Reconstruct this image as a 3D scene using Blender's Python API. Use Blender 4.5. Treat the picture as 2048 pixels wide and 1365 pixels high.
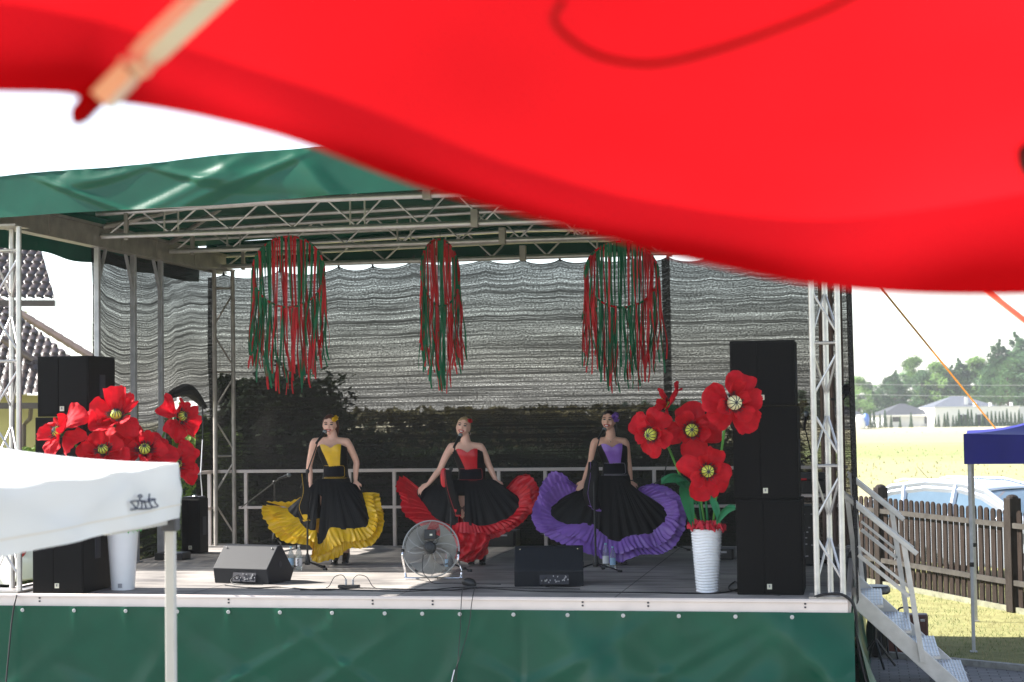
import bpy, math, random
from mathutils import Vector, Matrix, noise
R = math.radians
V = Vector
for o in list(bpy.data.objects):
    bpy.data.objects.remove(o, do_unlink=True)
S = bpy.context.scene
random.seed(7)

# ------------------------------------------------------------------ camera
CP = V((8.1927, -15.4986, 2.7405)); YAW, PIT, ROL, FPX = -0.196405, 0.041291, -0.0135394, 3514.7
FW = V((math.sin(YAW)*math.cos(PIT), math.cos(YAW)*math.cos(PIT), math.sin(PIT)))
r0 = V((math.cos(YAW), -math.sin(YAW), 0)); u0 = r0.cross(FW)
RT = r0*math.cos(ROL) + u0*math.sin(ROL); UP = -r0*math.sin(ROL) + u0*math.cos(ROL)
cam_d = bpy.data.cameras.new('camera'); cam = bpy.data.objects.new('camera', cam_d)
S.collection.objects.link(cam); S.camera = cam
m = Matrix((RT, UP, -FW)).transposed().to_4x4(); m.translation = CP
cam.matrix_world = m
cam_d.sensor_width = 36; cam_d.lens = 36*FPX/2048; cam_d.clip_start = .05; cam_d.clip_end = 4000
cam_d.dof.use_dof = True; cam_d.dof.focus_distance = 18.6; cam_d.dof.aperture_fstop = 3.3

# ------------------------------------------------------------------ light
SUN_EL = 38.0
SUN_AZ = V((-1, .03, 0)).normalized()
w = bpy.data.worlds.new('World'); S.world = w; w.use_nodes = True
nt = w.node_tree; bg = nt.nodes['Background']; sky = nt.nodes.new('ShaderNodeTexSky')
sky.sky_type = 'NISHITA'; sky.sun_disc = False; sky.sun_elevation = R(SUN_EL)
sky.sun_rotation = math.atan2(SUN_AZ.x, SUN_AZ.y); sky.dust_density = .6; sky.air_density = 1.0
hs = nt.nodes.new('ShaderNodeHueSaturation'); hs.inputs['Saturation'].default_value = .68; nt.links.new(sky.outputs[0], hs.inputs['Color']); nt.links.new(hs.outputs[0], bg.inputs[0]); bg.inputs[1].default_value = 0.1
sd = bpy.data.lights.new('sun', 'SUN'); sd.energy = 5; sd.angle = R(.5); sd.color = (1, .95, .88)
sun = bpy.data.objects.new('sun', sd); S.collection.objects.link(sun)
sdir = SUN_AZ*math.cos(R(SUN_EL)) + V((0, 0, math.sin(R(SUN_EL))))
sun.rotation_euler = sdir.to_track_quat('Z', 'Y').to_euler(); sun.location = (-20, 5, 30)
S.view_settings.view_transform = 'Standard'; S.view_settings.look = 'None'
S.view_settings.exposure = 1.75; S.view_settings.gamma = 1

# ------------------------------------------------------------------ helpers
def ray(px, py): return FW + RT*((px-1024)/FPX) - UP*((py-682.5)/FPX)
def K(px, py, D): return CP + ray(px, py)*D
def onz(px, py, z=1.1):
    d = ray(px, py); return CP + d*((z-CP.z)/d.z)
def ony(px, py, Y):
    d = ray(px, py); return CP + d*((Y-CP.y)/d.y)
def onx(px, py, X):
    d = ray(px, py); return CP + d*((X-CP.x)/d.x)

def root_loc(o):
    while o.parent: o = o.parent
    return o.location.copy()
def link(o, parent=None):
    S.collection.objects.link(o)
    if parent: o.parent = parent
    return o
def thing(name, label, cat, loc=(0, 0, 0), group=None):
    o = bpy.data.objects.new(name, None); link(o); o.location = loc; o.empty_display_size = .1
    o['label'] = label; o['category'] = cat
    if group: o['group'] = group
    return o
def tag(o, label, cat, group=None):
    o['label'] = label; o['category'] = cat
    if group: o['group'] = group
    return o
def struct(o, kind='structure'):
    o['kind'] = kind; return o
def copy_tree(o, parent=None):
    c = o.copy(); S.collection.objects.link(c); c.parent = parent
    for ch in list(o.children): copy_tree(ch, c)
    return c

class MB:
    def __init__(s): s.v = []; s.f = []
    def add(s, vs, fs):
        n = len(s.v); s.v += [V(a) for a in vs]; s.f += [tuple(i+n for i in f) for f in fs]; return s
    def quad(s, a, b, c, d): return s.add([a, b, c, d], [(0, 1, 2, 3)])
    def hexa(s, p): # 8 pts bottom 4, top 4
        return s.add(p, [(3, 2, 1, 0), (4, 5, 6, 7), (0, 1, 5, 4), (1, 2, 6, 5), (2, 3, 7, 6), (3, 0, 4, 7)])
    def box(s, c, sz, rot=None):
        c = V(c); h = V(sz)/2; p = []
        for z in (-1, 1):
            for x, y in ((-1, -1), (1, -1), (1, 1), (-1, 1)):
                q = V((x*h.x, y*h.y, z*h.z))
                if rot: q = rot @ q
                p.append(c+q)
        return s.hexa(p)
    def beam(s, a, b, w_, h_, up=(0, 0, 1)):
        a = V(a); b = V(b); d = (b-a).normalized(); u = V(up)
        if abs(d.dot(u)) > .98: u = V((0, 1, 0))
        x = d.cross(u).normalized(); u = x.cross(d)
        x *= w_/2; u *= h_/2
        return s.hexa([a-x-u, a+x-u, a+x+u, a-x+u, b-x-u, b+x-u, b+x+u, b-x+u])
    def tube(s, pts, r, n=8, cap=True, flat=1.0):
        pts = [V(p) for p in pts]; k = len(pts)
        if not hasattr(r, '__len__'): r = [r]*k
        d0 = (pts[1]-pts[0]).normalized(); u = d0.orthogonal().normalized(); vs = []; fs = []
        for i in range(k):
            d = (pts[min(i+1, k-1)]-pts[max(i-1, 0)]).normalized()
            u = (u - d*u.dot(d)).normalized(); x = d.cross(u)
            for j in range(n):
                a = 2*math.pi*j/n; vs.append(pts[i] + u*math.cos(a)*r[i] + x*math.sin(a)*r[i]*flat)
        for i in range(k-1):
            for j in range(n):
                fs.append((i*n+j, i*n+(j+1) % n, (i+1)*n+(j+1) % n, (i+1)*n+j))
        if cap: fs.append(tuple(range(n-1, -1, -1))); fs.append(tuple((k-1)*n+j for j in range(n)))
        return s.add(vs, fs)
    def ell(s, c, rad, rot=None, nu=14, nv=9, fn=None):
        c = V(c); vs = []; fs = []
        for i in range(nv+1):
            t = math.pi*i/nv
            for j in range(nu):
                a = 2*math.pi*j/nu; q = V((math.sin(t)*math.cos(a), math.sin(t)*math.sin(a), math.cos(t)))
                q = V((q.x*rad[0], q.y*rad[1], q.z*rad[2]))
                if fn: q = fn(q)
                if rot: q = rot @ q
                vs.append(c+q)
        for i in range(nv):
            for j in range(nu):
                fs.append((i*nu+j, (i+1)*nu+j, (i+1)*nu+(j+1) % nu, i*nu+(j+1) % nu))
        return s.add(vs, fs)
    def lathe(s, prof, c=(0, 0, 0), n=20, cap=True):
        c = V(c); vs = []; fs = []; k = len(prof)
        for r_, z in prof:
            for j in range(n):
                a = 2*math.pi*j/n; vs.append(c+V((r_*math.cos(a), r_*math.sin(a), z)))
        for i in range(k-1):
            for j in range(n): fs.append((i*n+j, i*n+(j+1) % n, (i+1)*n+(j+1) % n, (i+1)*n+j))
        if cap: fs.append(tuple(range(n-1, -1, -1))); fs.append(tuple((k-1)*n+j for j in range(n)))
        return s.add(vs, fs)
    def loft(s, rings, n=24, cap=True): # rings: (cx,cy,z,hw,hd)
        vs = []; fs = []; k = len(rings)
        for cx, cy, z, hw, hd in rings:
            for j in range(n):
                a = 2*math.pi*j/n; vs.append(V((cx+hw*math.cos(a), cy+hd*math.sin(a), z)))
        for i in range(k-1):
            for j in range(n): fs.append((i*n+j, i*n+(j+1) % n, (i+1)*n+(j+1) % n, (i+1)*n+j))
        if cap: fs.append(tuple(range(n-1, -1, -1))); fs.append(tuple((k-1)*n+j for j in range(n)))
        return s.add(vs, fs)
    def grid(s, fn, nu, nv):
        vs = [fn(i/nu, j/nv) for j in range(nv+1) for i in range(nu+1)]
        fs = [(j*(nu+1)+i, j*(nu+1)+i+1, (j+1)*(nu+1)+i+1, (j+1)*(nu+1)+i) for j in range(nv) for i in range(nu)]
        return s.add(vs, fs)
    def xf(s, M):
        s.v = [M @ v for v in s.v]; return s
    def build(s, name, mat, parent=None, smooth=False, loc=None, bevel=0, thick=0, ang=40, sub=0):
        o0 = root_loc(parent) if parent else V(loc if loc is not None else (0, 0, 0))
        me = bpy.data.meshes.new(name); me.from_pydata([tuple(v-o0) for v in s.v], [], s.f); me.update()
        o = bpy.data.objects.new(name, me); link(o, parent)
        if not parent: o.location = o0
        if mat: me.materials.append(mat)
        if smooth:
            for p in me.polygons: p.use_smooth = True
            try: me.set_sharp_from_angle(angle=R(ang))
            except Exception: pass
        if thick:
            md = o.modifiers.new('t', 'SOLIDIFY'); md.thickness = thick; md.offset = 0
        if bevel:
            md = o.modifiers.new('b', 'BEVEL'); md.width = bevel; md.segments = 2; md.limit_method = 'ANGLE'
        if sub:
            md = o.modifiers.new('s', 'SUBSURF'); md.levels = sub; md.render_levels = sub
        return o

def crom(P, n):  # catmull-rom through list of vectors, n per segment
    out = []
    for i in range(len(P)-1):
        a = P[max(i-1, 0)]; b = P[i]; c = P[i+1]; d = P[min(i+2, len(P)-1)]
        for k in range(n):
            t = k/n
            out.append(.5*((2*b) + (c-a)*t + (2*a-5*b+4*c-d)*t*t + (3*b-a-3*c+d)*t**3))
    out.append(P[-1]); return out

# ------------------------------------------------------------------ materials
MATS = {}
def mat(name, col, rough=.6, metal=0, var=.12, scale=12, bump=0, bscale=60, coat=0, transl=0, spec=.5, alpha=1, stretch=None, trans=0):
    if name in MATS: return MATS[name]
    mt = bpy.data.materials.new(name); mt.use_nodes = True; n = mt.node_tree; L = n.links
    b = n.nodes['Principled BSDF']; b.inputs['Roughness'].default_value = rough; b.inputs['Metallic'].default_value = metal
    b.inputs['Specular IOR Level'].default_value = spec; b.inputs['Coat Weight'].default_value = coat
    b.inputs['Alpha'].default_value = alpha; b.inputs['Transmission Weight'].default_value = trans
    tc = n.nodes.new('ShaderNodeTexCoord'); src = tc.outputs['Object']
    if stretch:
        mp = n.nodes.new('ShaderNodeMapping'); mp.inputs['Scale'].default_value = stretch
        L.new(src, mp.inputs[0]); src = mp.outputs[0]
    nz = n.nodes.new('ShaderNodeTexNoise'); nz.inputs['Scale'].default_value = scale; nz.inputs['Detail'].default_value = 5
    L.new(src, nz.inputs['Vector'])
    rp = n.nodes.new('ShaderNodeMapRange'); rp.inputs[1].default_value = .3; rp.inputs[2].default_value = .7
    rp.inputs[3].default_value = 1-var; rp.inputs[4].default_value = 1+var; L.new(nz.outputs[0], rp.inputs[0])
    mx = n.nodes.new('ShaderNodeVectorMath'); mx.operation = 'SCALE'; mx.inputs[0].default_value = col
    L.new(rp.outputs[0], mx.inputs['Scale']); L.new(mx.outputs[0], b.inputs['Base Color'])
    if bump:
        n2 = n.nodes.new('ShaderNodeTexNoise'); n2.inputs['Scale'].default_value = bscale; n2.inputs['Detail'].default_value = 4
        L.new(src, n2.inputs['Vector']); bp = n.nodes.new('ShaderNodeBump'); bp.inputs['Strength'].default_value = bump
        bp.inputs['Distance'].default_value = .01; L.new(n2.outputs[0], bp.inputs['Height']); L.new(bp.outputs[0], b.inputs['Normal'])
    if transl:
        tl = n.nodes.new('ShaderNodeBsdfTranslucent'); L.new(mx.outputs[0], tl.inputs[0])
        ms = n.nodes.new('ShaderNodeMixShader'); ms.inputs[0].default_value = transl
        out = n.nodes['Material Output']; L.new(b.outputs[0], ms.inputs[1]); L.new(tl.outputs[0], ms.inputs[2]); L.new(ms.outputs[0], out.inputs[0])
    MATS[name] = mt; return mt

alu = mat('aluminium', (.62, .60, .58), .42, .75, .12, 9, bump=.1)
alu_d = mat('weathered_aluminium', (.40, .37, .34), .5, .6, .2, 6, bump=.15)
galv = mat('dull_steel', (.45, .45, .47), .5, .5, .15, 12)
chrome = mat('chrome', (.8, .8, .82), .15, 1, .03)
blackp = mat('black_plastic', (.012, .012, .013), .42, 0, .2, 30, bump=.1)
blackm = mat('black_metal', (.01, .01, .011), .35, .2, .2, 30)
speakm = mat('black_speaker_paint', (.0045, .0042, .0042), .6, 0, .25, 90, bump=.3, bscale=400, spec=.15)
rubber = mat('cable_rubber', (.008, .008, .01), .55)
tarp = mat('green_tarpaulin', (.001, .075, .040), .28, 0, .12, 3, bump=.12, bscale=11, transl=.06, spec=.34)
tarp_shade = mat('shaded_green_tarpaulin', (.002, .045, .026), .5, 0, .25, 2, bump=.2, bscale=9, transl=.05, spec=.2)  # same tarpaulin in darker green, the underside's shade put into the colour
skin = mat('skin', (.80, .47, .36), .5, 0, .05, 20)
skin_t = mat('tanned_skin', (.70, .39, .28), .5, 0, .05, 20)
blackf = mat('black_satin', (.0035, .0035, .0045), .55, 0, .3, 25, bump=.1, spec=.22)
yel = mat('yellow_satin', (.72, .44, .012), .33, 0, .12, 9, bump=.15, bscale=60)
redf = mat('red_satin', (.55, .008, .018), .38, 0, .12, 9, bump=.15, bscale=60)
pur = mat('purple_satin', (.27, .13, .52), .33, 0, .12, 9, bump=.15, bscale=60)
poppy = mat('red_crepe_paper', (.56, .007, .018), .7, 0, .16, 14, bump=.3, bscale=45, transl=.22, spec=.2)
poppyc = mat('yellow_green_ball', (.62, .68, .09), .6, 0, .15, 25)
palec = mat('pale_yellow_ball', (.78, .74, .42), .6, 0, .15, 25)
leafm = mat('green_felt_leaf', (.012, .16, .06), .75, 0, .2, 12, transl=.15)
stemm = mat('green_stem', (.06, .24, .03), .6, 0, .15, 12)
whitep = mat('white_ceramic', (.78, .79, .82), .35, 0, .03, 5)
mred = mat('red_tissue', (.65, .03, .06), .8, 0, .2, 30, transl=.2)
ribr = mat('red_ribbon', (.68, .008, .018), .5, 0, .2, 5, transl=.35)
ribg = mat('green_ribbon', (.003, .19, .08), .5, 0, .2, 5, transl=.35)
badge = mat('cream_badge', (.62, .60, .48), .5, 0, .05)
ink = mat('dark_ink', (.02, .02, .03), .6, 0, .05)

# ------------------------------------------------------------------ ground
def ground_mat():
    mt = bpy.data.materials.new('grass_and_field'); mt.use_nodes = True; n = mt.node_tree; L = n.links
    b = n.nodes['Principled BSDF']; b.inputs['Roughness'].default_value = .95; b.inputs['Specular IOR Level'].default_value = .1
    g = n.nodes.new('ShaderNodeNewGeometry'); sp = n.nodes.new('ShaderNodeSeparateXYZ'); L.new(g.outputs['Position'], sp.inputs[0])
    nz = n.nodes.new('ShaderNodeTexNoise'); nz.inputs['Scale'].default_value = .09; nz.inputs['Detail'].default_value = 8; nz.inputs['Roughness'].default_value = .65
    L.new(g.outputs['Position'], nz.inputs['Vector'])
    ad = n.nodes.new('ShaderNodeMath'); ad.operation = 'MULTIPLY_ADD'; L.new(nz.outputs[0], ad.inputs[0]); ad.inputs[1].default_value = 70; L.new(sp.outputs['Y'], ad.inputs[2])
    mr = n.nodes.new('ShaderNodeMapRange'); mr.inputs[1].default_value = 0; mr.inputs[2].default_value = 260; L.new(ad.outputs[0], mr.inputs[0])
    cr = n.nodes.new('ShaderNodeValToRGB'); e = cr.color_ramp.elements; L.new(mr.outputs[0], cr.inputs[0])
    e[0].position = 0; e[0].color = (.22, .23, .10, 1); e[1].position = 1; e[1].color = (.42, .38, .24, 1)
    for p, c in ((.20, (.26, .25, .11, 1)), (.225, (.36, .32, .20, 1)), (.30, (.33, .30, .18, 1)), (.335, (.31, .30, .15, 1)), (.42, (.30, .29, .15, 1)), (.47, (.22, .27, .10, 1)), (.56, (.26, .28, .12, 1)), (.63, (.33, .31, .17, 1))):
        x = cr.color_ramp.elements.new(p); x.color = c
    n2 = n.nodes.new('ShaderNodeTexNoise'); n2.inputs['Scale'].default_value = 3.5; n2.inputs['Detail'].default_value = 9; n2.inputs['Roughness'].default_value = .7
    L.new(g.outputs['Position'], n2.inputs['Vector'])
    m2 = n.nodes.new('ShaderNodeMapRange'); m2.inputs[1].default_value = .3; m2.inputs[2].default_value = .7; m2.inputs[3].default_value = .75; m2.inputs[4].default_value = 1.25; L.new(n2.outputs[0], m2.inputs[0])
    sc = n.nodes.new('ShaderNodeVectorMath'); sc.operation = 'SCALE'; L.new(cr.outputs[0], sc.inputs[0]); L.new(m2.outputs[0], sc.inputs['Scale'])
    L.new(sc.outputs[0], b.inputs['Base Color'])
    bp = n.nodes.new('ShaderNodeBump'); bp.inputs['Strength'].default_value = .6; bp.inputs['Distance'].default_value = .05; L.new(n2.outputs[0], bp.inputs['Height']); L.new(bp.outputs[0], b.inputs['Normal'])
    return mt
def gfn(u, v):
    x = -900+1900*u; y = -60+ (1400*v**2.2+60*v)
    return V((x, y, 0 if y < 60 else noise.noise(V((x*.01, y*.01, 0)))*.25))
struct(MB().grid(gfn, 60, 60).build('ground', ground_mat(), smooth=True))

def paving_mat():
    mt = bpy.data.materials.new('grey_paving_blocks'); mt.use_nodes = True; n = mt.node_tree; L = n.links
    b = n.nodes['Principled BSDF']; b.inputs['Roughness'].default_value = .85
    tc = n.nodes.new('ShaderNodeTexCoord'); br = n.nodes.new('ShaderNodeTexBrick'); L.new(tc.outputs['Object'], br.inputs[0])
    br.inputs['Color1'].default_value = (.22, .21, .21, 1); br.inputs['Color2'].default_value = (.16, .16, .165, 1); br.inputs['Mortar'].default_value = (.07, .065, .06, 1)
    br.inputs['Scale'].default_value = 1; br.inputs['Brick Width'].default_value = .2; br.inputs['Row Height'].default_value = .1; br.inputs['Mortar Size'].default_value = .006
    L.new(br.outputs[0], b.inputs['Base Color']); bp = n.nodes.new('ShaderNodeBump'); bp.inputs['Strength'].default_value = .4; bp.inputs['Distance'].default_value = .01
    L.new(br.outputs['Fac'], bp.inputs['Height']); bp.invert = True; L.new(bp.outputs[0], b.inputs['Normal']); return mt
o = MB(); n_ = 8
o.add([(-12, -14, .004), (16, -14, .004), (16, -.2, .004), (9.74, 3.5, .004), (8.0, 4.6, .004), (-12, 4.6, .004)], [(0, 1, 2, 3, 4, 5)])
struct(o.build('pavement', paving_mat()))
kb = MB().beam((8.0, 4.66, .02), (9.74, 3.56, .02), .08, .09).beam((9.74, 3.56, .02), (16, -.14, .02), .08, .09)
struct(kb.build('kerb', mat('kerb_concrete', (.35, .34, .32), .85, 0, .2, 20)))

gm = [mat('grass_blade_green', (.12, .17, .045), .8, 0, .3, 2, transl=.3), mat('grass_blade_straw', (.36, .32, .15), .8, 0, .3, 2, transl=.3)]
for gi in range(2):
    b = MB(); rr = random.Random(20+gi)
    for i in range(15000):
        x = rr.uniform(7.9, 12.2); y = rr.uniform(3.0, 15)
        if y < 4.75-(x-8)*.65: continue
        if rr.random() < (y-3)/18: continue
        if (noise.noise(V((x*1.5, y*1.5, 3)))+rr.uniform(-.3, .3) > 0) != (gi == 1): continue
        h = rr.uniform(.02, .055); a = rr.uniform(0, 6.28); d = V((math.cos(a), math.sin(a), 0)); wd = .004
        ln = V((rr.uniform(-.03, .03), rr.uniform(-.03, .03), h)); p = V((x, y, 0))
        b.add([p-d*wd, p+d*wd, p+ln], [(0, 1, 2)])
    struct(b.build('grass' if gi == 0 else 'dry_grass', gm[gi]), 'stuff')
b = MB(); rr = random.Random(5)
for i in range(5000):
    y = rr.uniform(26, 190); x = 8+ (y+15)*rr.uniform(-.12, .32)
    if noise.noise(V((x*.05, y*.05, 0))) < -.1 and rr.random() < .8: continue
    h = rr.uniform(.05, .2); a = rr.uniform(0, 6.28); d = V((math.cos(a), math.sin(a), 0)); wd = .02+.0004*y; p = V((x, y, 0))
    b.add([p-d*wd, p+d*wd, p+V((rr.uniform(-.06, .06), 0, h))], [(0, 1, 2)])
struct(b.build('meadow_grass', mat('meadow_straw', (.36, .33, .18), .9, 0, .25, .3, transl=.3)), 'stuff')

# ------------------------------------------------------------------ vegetation
def leafmat(name, c, sc=1.2): return mat(name, c, .7, 0, .45, sc, transl=.28, spec=.2)
lf = [leafmat('pine_foliage', (.075, .15, .065), .5), leafmat('birch_foliage', (.16, .27, .075), .5), leafmat('dark_foliage', (.07, .14, .06), .5), leafmat('alder_foliage', (.11, .21, .075), .5)]
bark = mat('bark', (.12, .09, .07), .9, 0, .3, 8, bump=.5)
def leaves(b, rr, c, rad, n, size):
    for i in range(n):
        q = V((rr.gauss(0, 1), rr.gauss(0, 1), rr.gauss(0, 1))).normalized()*rr.uniform(.35, 1)
        p = c+V((q.x*rad[0], q.y*rad[1], q.z*rad[2]))
        d = V((rr.uniform(-1, 1), rr.uniform(-1, 1), rr.uniform(-.6, .6))).normalized(); e = d.orthogonal().normalized()
        s_ = size*rr.uniform(.6, 1.3)
        b.add([p-d*s_, p-e*s_*.5, p+d*s_, p+e*s_*.5], [(0, 1, 2, 3)])
def make_tree(kind, H, seed, m_, label):
    rr = random.Random(seed); t = thing(kind, label, 'tree', (0, 0, 0), 'trees along the edge of the far field')
    tr = MB(); pts = [V((rr.uniform(-.02, .02)*H*k/5, rr.uniform(-.02, .02)*H*k/5, H*.9*k/5)) for k in range(6)]
    tr.tube(pts, [H*.018*(1-.16*k) for k in range(6)], 7)
    cr = MB()
    if kind == 'pine_tree':
        for k in range(19):
            f = k/18; z = H*(.28+.70*f); wd = H*(.22*(1-f)**.6+.03)
            for j in range(7 if f < .8 else 3):
                a = rr.uniform(0, 6.28); rd = wd*rr.uniform(.3, .95); c = V((rd*math.cos(a), rd*math.sin(a), z+rr.uniform(-.03, .03)*H))
                tr.tube([V((0, 0, z-.03*H)), c], [H*.005, H*.002], 4); leaves(cr, rr, c, (wd*.38, wd*.38, H*.04), 44, H*.019)
    else:
        for k in range(64):
            f = rr.uniform(0, 1); z = H*(.16+.80*f); wd = H*.27*math.sin(math.pi*min(1, .25+.72*f))**.8
            a = rr.uniform(0, 6.28); rd = wd*rr.uniform(.25, 1); c = V((rd*math.cos(a), rd*math.sin(a), z))
            if k % 3 == 0: tr.tube([V((0, 0, z*.75)), c], [H*.006, H*.002], 4)
            leaves(cr, rr, c, (H*.085, H*.085, H*.07), 70, H*.018)
    tr.build('trunk', bark, t, smooth=True); cr.build('crown', m_, t); return t
protos = [make_tree('pine_tree', 10, 1, lf[0], ''), make_tree('birch_tree', 10, 2, lf[1], ''), make_tree('broadleaf_tree', 10, 3, lf[2], ''), make_tree('alder_tree', 10, 4, lf[3], '')]
used = [0]*4
# px of centre, px y of top, distance, kind
TR = [(1700,752,300,3),(1716,752,290,1),(1735,765,300,2),(1752,768,305,3),(1775,756,310,2),(1790,745,300,0),(1808,742,305,3),(1828,712,312,1),(1842,742,300,2),(1858,728,306,3),
 (1872,722,300,1),(1888,735,303,2),(1902,735,306,0),(1918,722,300,0),(1934,728,306,3),(1950,712,300,1),(1966,715,300,3),(1980,728,295,2),(1998,686,290,0),(2014,714,286,3),(2032,672,290,0),(2046,705,286,2),(2062,690,290,0),
 (1330,802,330,2),(1372,796,330,3),(1412,792,330,1),(1452,796,330,2),(1492,788,330,3),(1530,790,330,2),(1570,784,330,0),(1604,780,325,1),(1640,768,320,2),(1668,760,310,3),(1290,800,335,3),(1250,804,335,2)]
kn = ['pine', 'birch', 'dark broad-leaved tree', 'alder']
def tree_label(i, px, kind):
    nm = {0: 'pine', 1: 'pale green birch', 2: 'dark leafy tree', 3: 'mid-green alder'}[kind]
    if px < 1690: return '%s behind the black net, tree %s from the right end of the net' % (nm, ORD[sum(1 for q in TR if px <= q[0] < 1690)-1])
    return '%s at the far field edge, %s treetop counting right from the stage tower' % (nm, ORD[sum(1 for q in TR if 1690 <= q[0] <= px)-1])
ORD = ['first','second','third','fourth','fifth','sixth','seventh','eighth','ninth','tenth','eleventh','twelfth','thirteenth','fourteenth','fifteenth','sixteenth','seventeenth','eighteenth','nineteenth','twentieth','twenty-first','twenty-second','twenty-third','twenty-fourth']
for i, (px, py, D, k) in enumerate(TR):
    t = protos[k] if not used[k] else copy_tree(protos[k]); used[k] = 1
    p = K(px, py, D); h = p.z; t.location = (p.x, p.y, 0); s_ = h/9.9; t.scale = (s_*1.15, s_*1.15, s_)
    t.rotation_euler.z = random.uniform(0, 6.28); t['label'] = tree_label(i, px, k)

def bush(name, label, cat, c, rad, n, size, m_, group=None, seed=0, boxy=True, core=True):
    rr = random.Random(seed); b = MB(); c = V(c)
    for i in range(n):
        q = V((rr.uniform(-1, 1), rr.uniform(-1, 1), rr.uniform(-1, 1)))
        if boxy:
            ax = rr.choice((0, 1, 1, 2)); q[ax] = (1 if rr.random() < .5 else -1)*(1-abs(rr.gauss(0, .08)))
            if ax == 2: q[2] = abs(q[2])
            bump = 1+.12*noise.noise(V((q.x*rad[0]*2.2, q.y*2, q.z*rad[2]*2.2))*1.3)
            q *= bump
        else:
            q = q.normalized()*(.6+.4*rr.random())*(1+.25*noise.noise(q*2.5))
        p = c+V((q.x*rad[0], q.y*rad[1], q.z*rad[2]))
        if p.z < 0: p.z = rr.uniform(0, .2)
        d = V((rr.uniform(-1, 1), rr.uniform(-1, 1), rr.uniform(-.5, 1))).normalized(); e = d.orthogonal().normalized(); s_ = size*rr.uniform(.6, 1.4)
        b.add([p-d*s_, p-e*s_*.45, p+d*s_, p+e*s_*.45], [(0, 1, 2, 3)])
    t = thing(name, label, cat, (c.x, c.y, 0), group)
    b.build('foliage', m_, t)
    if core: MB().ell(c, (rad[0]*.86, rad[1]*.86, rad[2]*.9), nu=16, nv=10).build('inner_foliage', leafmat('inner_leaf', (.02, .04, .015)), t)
    MB().tube([(c.x, c.y, 0), (c.x, c.y, c.z)], .06, 6).build('stem', bark, t)
    return t
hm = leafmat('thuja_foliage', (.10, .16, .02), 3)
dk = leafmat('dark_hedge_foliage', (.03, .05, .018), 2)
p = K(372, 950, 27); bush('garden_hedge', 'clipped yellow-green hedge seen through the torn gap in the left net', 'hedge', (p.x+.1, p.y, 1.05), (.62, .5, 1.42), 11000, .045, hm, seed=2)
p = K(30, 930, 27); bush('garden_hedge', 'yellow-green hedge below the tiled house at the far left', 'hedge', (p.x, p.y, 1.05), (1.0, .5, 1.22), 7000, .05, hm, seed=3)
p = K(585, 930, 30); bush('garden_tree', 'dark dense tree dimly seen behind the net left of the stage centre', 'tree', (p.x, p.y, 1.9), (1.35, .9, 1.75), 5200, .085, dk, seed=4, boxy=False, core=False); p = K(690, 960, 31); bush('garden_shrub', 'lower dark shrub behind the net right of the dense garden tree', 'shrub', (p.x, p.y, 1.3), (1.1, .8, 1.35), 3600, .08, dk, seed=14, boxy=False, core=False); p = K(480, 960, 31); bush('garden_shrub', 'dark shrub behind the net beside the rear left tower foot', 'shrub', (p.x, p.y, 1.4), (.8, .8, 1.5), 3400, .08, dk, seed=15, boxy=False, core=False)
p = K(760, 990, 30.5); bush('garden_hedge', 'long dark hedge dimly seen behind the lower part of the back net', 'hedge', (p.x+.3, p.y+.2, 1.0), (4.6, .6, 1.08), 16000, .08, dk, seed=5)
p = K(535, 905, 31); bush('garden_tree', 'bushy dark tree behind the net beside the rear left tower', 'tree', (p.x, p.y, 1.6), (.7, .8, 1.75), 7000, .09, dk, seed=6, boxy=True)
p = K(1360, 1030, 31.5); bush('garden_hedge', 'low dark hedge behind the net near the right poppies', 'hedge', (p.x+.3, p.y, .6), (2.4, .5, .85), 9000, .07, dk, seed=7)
p = K(1062, 850, 46); bush('field_hedge', 'long olive-brown hedge behind the back net, above the singers heads', 'hedge', (p.x, p.y, 1.2), (6.9, .7, 1.62), 14000, .12, leafmat('olive_foliage', (.13, .115, .05), 1), seed=17)
p = K(425, 850, 33); bush('garden_tree', 'young bright tree seen at the top of the torn gap', 'tree', (p.x-.4, p.y, 1.6), (.9, .8, 1.35), 3500, .07, leafmat('light_leaf', (.13, .17, .05)), seed=8, boxy=False)

# thuja row in front of the far houses
rr = random.Random(3)
th = MB(); leaves(th, rr, V((0, 0, .8)), (.3, .3, .8), 10, .12)
def cone_tree():
    t = thing('thuja_tree', '', 'tree', (0, 0, 0), 'row of small conical thujas before the far houses'); b = MB(); q = random.Random(9)
    for i in range(260):
        z = q.uniform(.05, 1); rd = .30*(1-z)*q.uniform(.6, 1)+.02; a = q.uniform(0, 6.28); p = V((rd*math.cos(a), rd*math.sin(a), z*2))
        d = V((q.uniform(-.5, .5), q.uniform(-.5, .5), 1)).normalized(); e = d.orthogonal().normalized()
        b.add([p-d*.12, p-e*.06, p+d*.12, p+e*.06], [(0, 1, 2, 3)])
    b.build('crown', lf[2], t); MB().tube([(0, 0, 0), (0, 0, 1.2)], .05, 5).build('trunk', bark, t); return t
tp = cone_tree(); k = 0
txs = [1870, 1877, 1889, 1895, 1906, 1912, 1918, 1927, 1936, 1943, 1952, 1965, 1975, 1983, 1991, 1999, 2006, 2014, 2022, 2030, 2038, 2044, 1760, 1770, 1782, 1800, 1822, 1740, 1748]
for i, px in enumerate(sorted(txs)):
    t = tp if i == 0 else copy_tree(tp); g = K(px, 833, 246); t.location = (g.x, g.y, 0); s_ = rr.uniform(.75, 1.25); t.scale = (s_, s_, s_)
    t['label'] = 'small conical thuja in the planted row before the far houses'

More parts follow.
